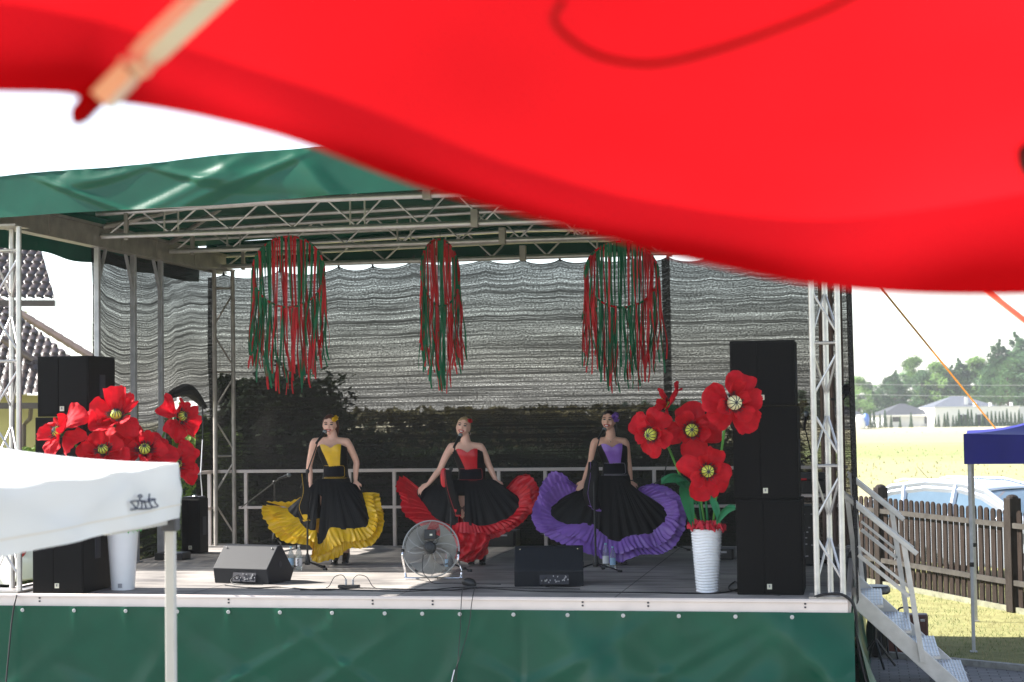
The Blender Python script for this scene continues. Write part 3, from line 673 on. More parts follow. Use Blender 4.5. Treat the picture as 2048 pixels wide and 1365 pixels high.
# ------------------------------------------------------------------ PA speakers
gril = mat('perforated_grille', (.0045, .0042, .0042), .65, 0, .3, 120, bump=.35, bscale=260, spec=.12)
def speaker(x0, y0, z, w_, d_, h, label, group, bx=.62):
    t = thing('loudspeaker', label, 'loudspeaker', (x0+w_/2, y0+d_/2, z), group)
    MB().box((x0+w_/2, y0+d_/2, z+h/2), (w_, d_, h)).build('cabinet', speakm, t, bevel=.008)
    g = MB(); f = x0+w_*.42
    g.box(((x0+.012+f-.003)/2, y0-.004, z+h/2), (f-.003-x0-.012, .012, h-.035)); g.box(((f+.003+x0+w_-.012)/2, y0-.004, z+h/2), (x0+w_-.012-f-.003, .012, h-.035)); g.build('grille', gril, t, bevel=.004)
    bd = MB().box((x0+w_*.49, y0-.013, z+.075), (.042, .006, .046)).build('badge', badge, t)
    MB().box((x0+w_*.49, y0-.0175, z+.079), (.014, .003, .022)).build('badge_mark', mat('grey_print', (.2, .2, .2)), bd)
    hd = MB().box((x0+w_+.002, y0+d_*.5, z+h*.5), (.01, .12, .22)); hd.build('handle_recess', ink, t, bevel=.004)
    return t
for args in ((7.06, .33, 1.10, .585, .62, .845, 'bottom loudspeaker of the right stack'), (7.045, .34, 1.95, .575, .62, .825, 'middle loudspeaker of the right stack'), (7.03, .35, 2.78, .575, .60, .585, 'top loudspeaker of the right stack, shorter than the two below')):
    speaker(*args, 'loudspeakers of the two stacks')
for args in ((.44, .02, 1.10, .52, .62, .84, 'bottom loudspeaker of the left stack, below the white tent edge'), (.46, .04, 1.945, .52, .62, .82, 'middle loudspeaker of the left stack, behind the poppies'), (.48, .05, 2.77, .525, .60, .575, 'top loudspeaker of the left stack in front of the tiled roofs')):
    speaker(*args, 'loudspeakers of the two stacks')
p = onz(380, 1108); t = speaker(p.x-.11, p.y, 1.1, .24, .28, .66, 'small slim black loudspeaker by the torn net gap', None)
t2 = thing('desk_tray', 'dark tray with small glinting gear on top of the slim loudspeaker', 'tray', (p.x, p.y+.14, 1.76))
MB().box((p.x, p.y+.14, 1.775), (.2, .24, .02)).build('tray', ink, t2); MB().ell((p.x+.03, p.y+.1, 1.79), (.03, .03, .015)).build('knob', chrome, t2)
p = onz(332, 1122); tag(MB().box((0, 0, .04), (.34, .28, .08)).xf(Matrix.Translation((p.x, p.y+.2, 1.1))).build('floor_box', blackp, bevel=.01, loc=(p.x, p.y+.2, 1.1)), 'low black box on the deck beside the slim loudspeaker', 'box')

# ------------------------------------------------------------------ wedge monitors
def monitor(c, rotz, w_, label):
    t = thing('wedge_monitor', label, 'stage monitor', c, 'wedge monitors on the stage floor'); c = V(c); M = Matrix.Translation(c) @ Matrix.Rotation(rotz, 4, 'Z')
    pr = [(.03, .0), (.0, .15), (.20, .36), (.27, .37), (.50, .10), (.44, 0)]
    b = MB(); k = len(pr); vs = [(-w_/2, y, z) for y, z in pr]+[(w_/2, y, z) for y, z in pr]
    b.add(vs, [tuple(range(k-1, -1, -1)), tuple(range(k, 2*k))]+[(i, (i+1) % k, (i+1) % k+k, i+k) for i in range(k)]).xf(M); b.build('cabinet', mat('monitor_paint', (.007, .009, .014), .6, 0, .1, 30, spec=.35, bump=.05, bscale=200), t, bevel=.008)
    g = MB(); y1, z1 = .272, .362; y2, z2 = .492, .115
    g.add([(-w_/2+.02, y1+.006, z1), (w_/2-.02, y1+.006, z1), (w_/2-.02, y2+.01, z2), (-w_/2+.02, y2+.01, z2)], [(0, 1, 2, 3)]).xf(M); g.build('grille', gril, t)
    q = MB().box((.05, .010, .072), (w_*.42, .02, .10), Matrix.Rotation(-.2, 3, 'X')).xf(M).build('connector_panel', ink, t)
    kk = MB(); rr = random.Random(4)
    for i in range(22): kk.box((.05+rr.uniform(-.2, .2)*w_, -.004-rr.random()*.003, .04+rr.uniform(0, .065)), (.01, .012, .012))
    kk.xf(M).build('sockets', mat('steel_socket', (.35, .35, .37), .4, .6), q)
    cb = MB().tube(crom([V((-.02, .0, .09)), V((-.06, -.06, .05)), V((-.02, -.09, .01)), V((.12, -.10, .008)), V((.3, -.05, .008))], 6), .005, 6).xf(M); cb.build('cable', rubber, t)
    hh = MB().lathe([(0, 0), (.03, .0), (.03, .005), (0, .005)], n=14).xf(M @ Matrix.Translation((w_/2, .24, .18)) @ Matrix.Rotation(R(90), 4, 'Y')); hh.lathe([(0, 0), (.02, .0), (.02, .005), (0, .005)], n=14).xf(Matrix.Identity(4)); hh.build('side_port', ink, t)
    sc = MB()
    for xx in (-w_*.42, w_*.42): sc.ell((xx, .17, .342), (.008, .008, .008), nu=8, nv=5)
    sc.xf(M).build('screws', chrome, t)
    return t
p = onz(485, 1168); monitor((p.x-.02, p.y-.02, 1.1), R(-13), .63, 'left wedge monitor, half in sunlight, turned to the right')
p = onz(1098, 1174); monitor((p.x, p.y, 1.1), R(9), .655, 'right wedge monitor, fully in shade, behind the purple dancer side of the fan')

# ------------------------------------------------------------------ fan
fc = K(862, 1098, 17.35); t = thing('floor_fan', 'round steel floor fan on a chrome stand in front of the red dancer', 'fan', (fc.x, fc.y, 1.1))
Mf = Matrix.Translation(fc) @ Matrix.Rotation(YAW*-1*0-.0+R(8), 4, 'Z') @ Matrix.Rotation(R(90-10), 4, 'X')
wire = mat('cage_wire', (.38, .38, .37), .4, .7, .05)
cg = MB(); Rr = .278
for s_, zz in ((1, .07), (-1, -.05)):
    for k in range(20):
        r_ = .05+(Rr-.05)*k/19; z = zz*(1-(r_/Rr)**3)
        cg.tube([(r_*math.cos(a), r_*math.sin(a), z) for a in [2*math.pi*j/36 for j in range(37)]], .0012, 3, cap=False)
    for k in range(12):
        a = 2*math.pi*k/12; cg.tube([(r_*math.cos(a+.7*(1-r_/Rr)), r_*math.sin(a+.7*(1-r_/Rr)), zz*(1-(r_/Rr)**3)+.002*s_) for r_ in [Rr*q/6 for q in range(1, 7)]], .0022, 4)
cg.tube([(Rr*math.cos(a), Rr*math.sin(a), 0) for a in [2*math.pi*j/48 for j in range(49)]], .007, 6, cap=False)
cg.xf(Mf).build('cage', wire, t, smooth=True)
bl = MB()
for k in range(3):
    a0 = 2*math.pi*k/3+.4
    bl.grid(lambda u, v: V(((.06+.19*u)*math.cos(a0+(.25+.75*u)*(v-.5)*1.7), (.06+.19*u)*math.sin(a0+(.25+.75*u)*(v-.5)*1.7), .035*(v-.5)*2)), 6, 8)
bl.xf(Mf).build('blades', mat('grey_blade', (.22, .21, .19), .5, .3), t, smooth=True)
mo = MB().lathe([(0, .05), (.055, .05), (.062, .08), (.062, .12), (.05, .145), (.03, .15), (.028, .156), (0, .156)], n=24).xf(Mf); mo.build('motor', blackp, t, smooth=True)
bx = MB().box((0, .13, .085), (.115, .10, .07)).xf(Mf).build('switch_box', blackp, t, bevel=.008); MB().box((.012, .125, .122), (.026, .018, .004)).xf(Mf).build('label_plate', mat('beige_label', (.7, .66, .55)), bx)
a = K(805, 1102, 17.35); b_ = K(917, 1107, 17.2); z1 = onz(812, 1159); z2 = onz(921, 1159)
pts = [a, a+V((0, 0, -.08)), V((z1.x-.01, z1.y, 1.19)), V((z1.x, z1.y, 1.122)), V((z1.x+.03, z1.y-.01, 1.112)), V((z2.x-.03, z2.y, 1.112)), V((z2.x, z2.y, 1.125)), V((z2.x+.015, z2.y, 1.19)), b_+V((0, 0, -.08)), b_]
MB().tube(crom([V(q) for q in pts], 4), .011, 8).build('stand', chrome, t, smooth=True)
for q in (a, b_): MB().ell(q, (.02, .02, .02)).build('pivot_knob', blackp, t, smooth=True)
q = fc+V((-.05, -.12, -.05)); e = onz(905, 1168)
MB().tube(crom([q, q+V((.0, -.03, -.15)), V((fc.x+.01, fc.y-.2, 1.15)), V((fc.x+.1, fc.y-.28, 1.108)), V((e.x, e.y, 1.108)), V((e.x+.5, e.y-.1, 1.108))], 6), .004, 5).build('power_cord', rubber, t)

# ------------------------------------------------------------------ bottles
pet = mat('clear_bottle_plastic', (.75, .88, .9), .08, 0, .02, trans=.85, alpha=.55)
water_l = mat('blue_bottle_label', (.35, .55, .75), .5, 0, .1); whl = mat('white_bottle_label', (.72, .72, .74), .5, 0, .05); capb = mat('blue_cap', (.25, .5, .62), .4)
def bottle(px, py, h, r_, lab, label, capm, print_=False):
    p = onz(px, py); t = thing('water_bottle', label, 'bottle', p, 'plastic water bottles standing on the stage')
    MB().lathe([(0, 0), (r_*.9, 0), (r_, .01), (r_*.95, h*.25), (r_, h*.3), (r_, h*.62), (r_*.9, h*.7), (r_*.45, h*.86), (r_*.36, h*.9), (r_*.36, h*.93)], p, 18).build('bottle_body', pet, t, smooth=True)
    MB().lathe([(0, h*.93), (r_*.42, h*.93), (r_*.42, h), (0, h)], p, 14).build('cap', capm, t, smooth=True)
    l = MB().lathe([(r_+.0015, h*.18), (r_+.0015, h*.48)], p, 18, cap=False).build('paper_label', lab, t, smooth=True)
    if print_:
        b = MB()
        for k in range(5): b.box((p.x+.004, p.y-r_-.003, p.z+h*(.21+.055*k)), (.022, .003, .007)); b.box((p.x+(-.006 if k % 2 else .014), p.y-r_-.003, p.z+h*(.235+.055*k)), (.004, .003, .008))
        b.build('label_print', ink, l)
bottle(582, 1139, .245, .031, water_l, 'blue-tinted water bottle left of the taller clear one by the left stand', capb)
bottle(598, 1141, .27, .034, whl, 'clear bottle with white label and dark print beside the left microphone stand', mat('clear_cap', (.6, .6, .58), .3), True)
bottle(896, 1142, .25, .031, water_l, 'clear water bottle seen through the cage of the floor fan', capb)
bottle(1212, 1136, .26, .034, whl, 'clear bottle with white label, left of the pair by the right stand', capb)
bottle(1226, 1138, .235, .030, water_l, 'slim bottle with blue cap, right of the pair by the right stand', capb)

# ------------------------------------------------------------------ microphone stands
def mic_stand(base, joint, mic, tail, legs, label, group='black microphone stands', D=None, mic_on=True, pole_top=None):
    t = thing('microphone_stand', label, 'microphone stand', base, group); base = V(base)
    MB().tube([base+V((0, 0, .05)), base.lerp(joint, .5), joint], [.011, .011, .009], 8).build('pole', blackm, t, smooth=True)
    MB().lathe([(.012, .17), (.02, .15), (.035, .07), (.03, .05), (.012, .045)], base, 12).build('hub', blackp, t, smooth=True)
    for lx, ly in legs:
        e = base+V((lx, ly, .012)); lg = MB().tube([base+V((0, 0, .085)), e], .008, 6).build('leg', blackm, t); MB().tube([e-V((lx, ly, 0)).normalized()*.03, e+V((lx, ly, 0)).normalized()*.015], .014, 8).build('rubber_foot', rubber, lg)
    MB().tube([tail, joint, mic], [.007, .007, .006], 7).build('boom', blackm, t, smooth=True)
    MB().ell(joint, (.022, .022, .026)).build('clutch', blackp, t, smooth=True)
    if mic_on:
        d = (V(mic)-V(joint)).normalized(); d = (d+V((.25, .35, 0))).normalized(); a = V(mic)-d*.02; mm_ = MB().tube([a-d*.03, a+d*.06, a+d*.13], [.012, .016, .022], 10).build('microphone', blackp, t, smooth=True)
        MB().ell(a+d*.155, (.026, .026, .028), nu=12, nv=8).build('mic_grille', mat('mic_mesh', (.22, .24, .25), .4, .6, .2, 200), mm_, smooth=True)
    return t
YW = 3.1
mic_stand(onz(615, 1139), K(615, 943, 18.85), K(637, 881, 19.05), K(601, 976, 18.75), ((-.2, .02), (.24, -.12), (.12, .2)), 'microphone stand in front of the yellow dancer')
mic_stand(onz(902, 1143), K(902, 938, 18.65), K(911, 889, 18.8), K(900, 945, 18.6), ((-.36, -.05), (.22, -.05), (.1, .2)), 'microphone stand in front of the red dancer')
mic_stand(onz(1192, 1143), K(1187, 925, 18.45), K(1200, 873, 18.75), K(1180, 945, 18.3), ((-.22, .0), (.27, -.1), (.05, .2)), 'microphone stand in front of the purple dancer')
mic_stand(onz(549, 1089), K(549, 965, 21.5), K(562, 956, 21.3), K(483, 1015, 21.9), ((.15, -.15), (-.2, .0), (.2, .1)), 'spare microphone stand with long boom behind the yellow dancer', mic_on=True)
mic_stand(onz(1330, 1100), K(1327, 955, 19.6), K(1342, 893, 19.6), K(1285, 985, 19.5), ((.3, -.12), (-.3, -.05), (.1, .25)), 'spare microphone stand behind the right poppies', mic_on=False)
mic_stand(onz(1632, 1130), K(1624, 915, 17.6), K(1609, 852, 17.3), K(1640, 960, 17.8), ((.2, -.12), (-.2, -.05), (.1, .2)), 'microphone stand between the right loudspeakers and the tower')

# ------------------------------------------------------------------ ribbon hoops
def hoop(cx, cy, rx, ry, D, n, bot, label, seed, tilt=0):
    rr = random.Random(seed); c = K(cx, cy, D); s_ = D/FPX; t = thing('ribbon_hoop', label, 'ribbon decoration', c+V((0, 0, ry*s_)), 'ribbon hoops hanging from the roof truss')
    hx = V((math.cos(YAW), -math.sin(YAW), 0)); hy = V((-hx.y, hx.x, 0)); rad = ry*s_; wx = rx*s_; wd = math.sqrt(max(0, rad*rad-wx*wx))
    ringp = lambda a: c+hx*(wx*math.cos(a))+hy*(wd*math.cos(a)*tilt)+V((0, 0, rad*math.sin(a)))
    b = MB(); b.tube([ringp(2*math.pi*k/120) for k in range(121)], .012, 6, cap=False); ro = b.build('hoop_ring', ribr, t, smooth=True); ro.data.materials.append(ribg)
    for p_ in ro.data.polygons: p_.material_index = (p_.index//18) % 2
    MB().tube([ringp(math.pi/2), ringp(math.pi/2)+V((0, 0, .12))], .004, 4).build('hanging_cord', rubber, t)
    for k in range(n):
        if k < n*.60: a = math.pi*(.02+.96*(k+rr.random()*.8)/(n*.6))
        else: a = -math.pi*(.02+.96*(k-n*.6+rr.random()*.8)/(n*.4))
        p = ringp(a); u = math.cos(a)
        zb = K(cx, bot, D).z+abs(u)**2.5*rad*.85+rr.uniform(-.02, .26)
        if math.sin(a) > .2 and rr.random() < .25: zb += rr.uniform(.1, .4)
        wdt = rr.uniform(.0085, .0145); dr = hx*(u*rr.uniform(-.06, .06)+rr.uniform(-.05, .05))+hy*rr.uniform(-.06, .06)
        ph = rr.uniform(0, 6); tw = rr.uniform(.3, 1.5); am = rr.uniform(.008, .026); ns = 14; vs = []; fs = []
        for j in range(ns+1):
            v = j/ns; z = p.z+.01+(zb-p.z)*v
            q = V((p.x, p.y, z))+dr*v+hx*am*math.sin(ph+v*9)*v+hy*am*math.cos(ph+v*7)
            an = (ph-3)*.22+tw*math.sin(v*5+ph); d = hx*math.cos(an)+hy*math.sin(an)
            vs += [q-d*wdt*(1 if j < ns else .4), q+d*wdt]
        fs = [(2*j, 2*j+1, 2*j+3, 2*j+2) for j in range(ns)]
        b = MB().add(vs, fs); b.build('ribbon', ribr if rr.random() < .56 else ribg, t, smooth=True, ang=180)
hoop(577, 544, 72, 71, 19.6, 92, 792, 'wide red and green ribbon hoop on the left, fringed streamers', 1, .4)
hoop(881, 546, 36, 67, 19.3, 66, 792, 'narrow red and green ribbon hoop in the middle, turned nearly edge on', 2, 1)
hoop(1243, 549, 74, 66, 19.0, 92, 790, 'red and green ribbon hoop on the right, partly under the red parasol', 3, .4)

# ------------------------------------------------------------------ giant poppies
def petal(b, M, R_, a0, half, cup, rr, wav=.07, lift=0, n=14):
    R_ *= rr.uniform(.9, 1.06)
    s1 = rr.uniform(0, 50)
    def fn(u, v):
        a = a0+(u-.5)*2*half*(.35+.65*v**.45)*(1-.22*max(0, v-.8)/.2*abs(2*u-1)); edge = 1-.26*abs(2*u-1)**2.6
        r_ = R_*v*(edge+.22*noise.noise(V((u*3, s1, 0)))+.05*noise.noise(V((u*11, s1, 2))))
        z = lift*R_+cup*R_*(v**1.8)+wav*1.5*R_*v*v*math.sin(u*7+s1)+.34*R_*v*noise.noise(V((u*2.6, v*2.4, s1)))+.09*R_*v*noise.noise(V((u*12, v*4, s1)))-.10*R_*v*math.cos((u-.5)*3)
        return M @ V((r_*math.cos(a), r_*math.sin(a), z))
    b.grid(fn, 20, 12)
def flower(px, py, D, size, nrm, label, stem_to, seed, centre='y', group='giant paper poppies', open_=1.0, leaf=None, np_=4):
    rr = random.Random(seed); c = K(px, py, D); t = thing('paper_poppy', label, 'paper flower', c, group)
    nz_ = (RT*nrm[0]+UP*nrm[1]-FW*nrm[2]).normalized(); q = nz_.to_track_quat('Z', 'Y').to_matrix().to_4x4(); M = Matrix.Translation(c) @ q @ Matrix.Rotation(rr.uniform(0, 6), 4, 'Z')
    for k in range(np_):
        b = MB(); petal(b, M, size*rr.uniform(.92, 1.08), 2*math.pi*(k+rr.uniform(-.16, .16))/np_, rr.uniform(.74, .98), rr.uniform(-.12, .38)*open_, rr, lift=-.05); b.build('petal', poppy, t, smooth=True, ang=180)
    for k in range(4):
        b = MB(); petal(b, M, size*rr.uniform(.50, .72), 2*math.pi*(k+.5+rr.uniform(-.25, .25))/4, rr.uniform(.6, .95), rr.uniform(.3, .95), rr, wav=.1); b.build('petal', poppy, t, smooth=True, ang=180)
    r_ = size*(.225 if px > 900 else .17); sc = MB()
    for k in range(46):
        a = 2*math.pi*k/46+rr.uniform(-.05, .05); e = size*rr.uniform(.27, .37)
        sc.tube([M @ V((r_*.7*math.cos(a), r_*.7*math.sin(a), r_*.15)), M @ V((e*math.cos(a), e*math.sin(a), r_*rr.uniform(.6, 1)))], .0035, 3)
    sc.build('stamens', ink, t)
    cm = poppyc if centre == 'y' else palec
    bb = MB().ell((0, 0, r_*.75), (r_, r_, r_), nu=20, nv=12).xf(M).build('seed_ball', cm, t, smooth=True)
    ln = MB()
    for k in range(10):
        a = 2*math.pi*k/10; ln.tube([M @ V((math.cos(a)*math.sin(th_)*(r_+.001), math.sin(a)*math.sin(th_)*(r_+.001), r_*.75+(r_+.001)*math.cos(th_))) for th_ in [q_*.24 for q_ in range(0, 7)]], .0042, 4)
    ln.build('ball_lines', ink, bb)
    back = M @ V((0, 0, -.02)); e = V(stem_to); mid = back.lerp(e, .45)-nz_*.10
    MB().tube([M @ V((0, 0, .0)), M @ V((0, 0, -.07))], [.05, .02], 9).build('calyx', leafm, t, smooth=True)
    MB().tube(crom([back, back-nz_*.12, mid, e], 6), .011, 7).build('stem', stemm if seed % 2 else leafm, t, smooth=True)
    if leaf:
        for (lx, ly, ex, ey) in leaf:
            a = K(lx, ly, D); b_ = K(ex, ey, D-.1); dd = (b_-a); sd_ = dd.cross(FW).normalized(); g = MB()
            g.grid(lambda u, v: a+dd*v+sd_*((u-.5)*dd.length*.27*math.sin(math.pi*min(1, v*.95+.04))**.8)+V((0, 0, dd.length*.22*math.sin(math.pi*v)-dd.length*.08*abs(u-.5)*4))-FW*(.05*abs(u-.5)), 6, 12)
            g.build('leaf', leafm, t, smooth=True, ang=180)
    return t
def vase(px, py, D0, pxw_t, pxw_b, ytop, label, ribbed):
    p = onz(px, py); D = (p-CP).dot(FW); s_ = D/FPX; h = (py-ytop)*s_; rt = pxw_t/2*s_; rb = pxw_b/2*s_
    t = thing('tall_vase', label, 'vase', p, 'tall white vases'); b = MB(); n = 64; nz_ = 90 if ribbed else 12
    vs = []; fs = []
    for j in range(nz_+1):
        v = j/nz_
        for i in range(n):
            a = 2*math.pi*i/n; r_ = rb+(rt-rb)*v
            if ribbed: r_ += .0055*math.sin(v*2*math.pi*22+1.2*math.sin(a*3+v*3)+.5*math.sin(a*5))
            vs.append(p+V((r_*math.cos(a), r_*math.sin(a), h*v)))
    fs = [(j*n+i, j*n+(i+1) % n, (j+1)*n+(i+1) % n, (j+1)*n+i) for j in range(nz_) for i in range(n)]
    fs.append(tuple(range(n-1, -1, -1))); vs2 = len(vs)
    vs += [p+V(((rt-.012)*math.cos(2*math.pi*i/n), (rt-.012)*math.sin(2*math.pi*i/n), h)) for i in range(n)]
    vs += [p+V(((rt-.02)*math.cos(2*math.pi*i/n), (rt-.02)*math.sin(2*math.pi*i/n), h-.1)) for i in range(n)]
    for a_, b_ in ((nz_*n, vs2), (vs2, vs2+n)):
        fs += [(a_+i, a_+(i+1) % n, b_+(i+1) % n, b_+i) for i in range(n)]
    fs.append(tuple(range(vs2+n, vs2+2*n))); b.add(vs, fs); b.build('vase_body', whitep, t, smooth=True, ang=70)
    return t, p, h, rt
t, vp, vh, vr = vase(1415, 1184, 15.9, 62, 44, 1058, 'white rippled tall vase holding poppies in front of the right loudspeakers', True)
def tissue(name, label, c, r_, h, m_, seed):
    rr = random.Random(seed); b = MB()
    for k in range(26):
        a = rr.uniform(0, 6.28); q = V(c)+V((math.cos(a), math.sin(a), 0))*r_*rr.uniform(.2, .95); s1 = rr.uniform(0, 40); sz = r_*rr.uniform(.3, .55)
        b.grid(lambda u, v: q+V(((u-.5)*sz*1.6, (v-.5)*sz*1.6, h*(.5+noise.noise(V((u*3+s1, v*3, s1)))))), 5, 5)
    return tag(b.build(name, m_, smooth=True, ang=50, loc=c), label, 'tissue paper')
tissue('crumpled_tissue', 'crumpled red tissue paper filling the rim of the rippled vase', vp+V((0, 0, vh-.02)), vr*1.0, .09, mred, 3)
sb = lambda dx: vp+V((dx, 0, vh-.05))
DR = 16.0
flower(1466, 806, DR-.75, .285, (.15, .05, 1), 'largest poppy with a pale ball centre, in front of the top right loudspeakers', sb(.05), 11, 'p', leaf=[(1432, 1040, 1470, 1010)], np_=5)
flower(1414, 942, DR-.5, .242, (.05, -.02, 1), 'lowest right poppy facing forward just above the rippled vase', sb(.02), 12, leaf=[(1420, 990, 1440, 1040)])
flower(1383, 862, DR-.1, .26, (-.05, .15, 1), 'middle poppy of the right bunch, between the largest and the left ones', sb(0), 13, leaf=[(1395, 1000, 1352, 955), (1380, 965, 1322, 957)])
flower(1306, 868, DR-.1, .25, (-.55, -.12, .8), 'left poppy of the right bunch turned to the left', sb(-.05), 15, open_=.6, leaf=[(1385, 1040, 1360, 960)])
flower(1335, 812, DR+.2, .24, (-.86, .45, -.12), 'poppy of the right bunch seen from behind, topmost left', sb(-.03), 14, open_=1.2)
t, vp, vh, vr = vase(246, 1179, 17.0, 62, 46, 1062, 'smooth white tall vase below the left poppies', False)
MB().box((vp.x+.02, vp.y-.115, vp.z+.045), (.04, .006, .04)).build('sticker', mat('grey_sticker', (.3, .3, .33)), t)
tissue('crumpled_tissue', 'bright green tissue paper at the rim of the smooth vase', vp+V((.05, 0, vh-.01)), vr*.9, .07, mat('green_tissue', (.04, .55, .09), .8, 0, .15, 20, transl=.2), 5)
DL = 16.95; sb = lambda dx: vp+V((dx, 0, vh-.05))
flower(120, 866, DL-.75, .28, (-.55, .35, .75), 'leftmost poppy, sunlit, over the left edge of the loudspeakers', sb(-.05), 21)
flower(232, 836, DL-.6, .30, (.12, .78, .5), 'upper poppy tipped back before the top left loudspeaker', sb(0), 22)
flower(360, 834, DL-.1, .27, (.70, .22, .5), 'poppy at the torn net gap turned to the right', sb(.06), 23, open_=.7)
flower(208, 903, DL-.7, .275, (-.1, .6, .7), 'sunlit poppy just above the white tent roof, left of its pair', sb(-.02), 24)
flower(290, 903, DL-.6, .305, (.08, .58, .72), 'big full poppy just above the white tent roof', sb(.03), 25, np_=5)
flower(352, 930, DL-.3, .25, (.55, .3, .75), 'lowest left poppy beside the white tent corner', sb(.07), 27)

# ------------------------------------------------------------------ people
def remesh(name, mb, voxel, m_, parent, it=3):
    o = mb.build(name, m_, parent); md = o.modifiers.new('r', 'REMESH'); md.mode = 'VOXEL'; md.voxel_size = voxel; md.use_smooth_shade = True
    md = o.modifiers.new('s', 'SMOOTH'); md.factor = .5; md.iterations = it
    dg = bpy.context.evaluated_depsgraph_get(); me = bpy.data.meshes.new_from_object(o.evaluated_get(dg)); o.modifiers.clear(); old = o.data; o.data = me; bpy.data.meshes.remove(old)
    for p in me.polygons: p.use_smooth = True
    return o
CX = V((math.cos(YAW), -math.sin(YAW), 0)); CY = V((math.sin(YAW), math.cos(YAW), 0))
class Person:
    def __init__(s, px, py, label, sk):
        s.f = onz(px, py); s.D = (s.f-CP).dot(FW); s.s = FPX/s.D; s.px = px; s.py = py; s.sk = sk
        s.t = thing('person', label, 'person', s.f)
        s.M = Matrix((CX, CY, V((0, 0, 1)))).transposed().to_4x4(); s.M.translation = s.f
    def L(s, px, py, y=0):   # local metres for a photo position at this figure's distance
        z = (s.py-py)/s.s; return V(((px-s.px)/s.s+.0135*z, y, z))
def limb(b, pts, rs, n=14):
    P = crom([V(p) for p in pts], 5); k = len(P); r_ = []
    for i in range(k):
        t_ = i/(k-1)*(len(rs)-1); j = min(int(t_), len(rs)-2); r_.append(rs[j]+(rs[j+1]-rs[j])*(t_-j))
    b.tube(P, r_, n); b.ell(P[0], (r_[0],)*3, nu=12, nv=8); b.ell(P[-1], (r_[-1],)*3, nu=12, nv=8)
def hand(b, w_, d, side, nrm):
    d = V(d).normalized(); nrm = V(nrm).normalized(); a = d.cross(nrm).normalized()
    c = V(w_)+d*.045; q = Matrix((a, nrm, d)).transposed()
    b.ell(c, (.036, .016, .046), q, nu=12, nv=8); limb(b, [w_, c], [.022, .02])
    for k in range(4):
        o_ = (k-1.5)*.018; ln = (.068, .078, .074, .058)[k]; p0 = c+a*o_+d*.035
        p1 = p0+d*ln*.45-nrm*.004+a*o_*.25; p2 = p1+d*ln*.26-nrm*.018; p3 = p2+d*ln*.1-nrm*ln*.32
        b.tube([p0-d*.015, p0, p1, p2, p3], [.0085, .009, .0085, .0078, .006], 8); b.ell(p3, (.006,)*3, nu=8, nv=5)
    p0 = c+a*side*.026-d*.01; b.tube([p0-d*.01, p0, p0+a*side*.024+d*.022-nrm*.01, p0+a*side*.026+d*.05-nrm*.022], [.011, .012, .0105, .007], 8)
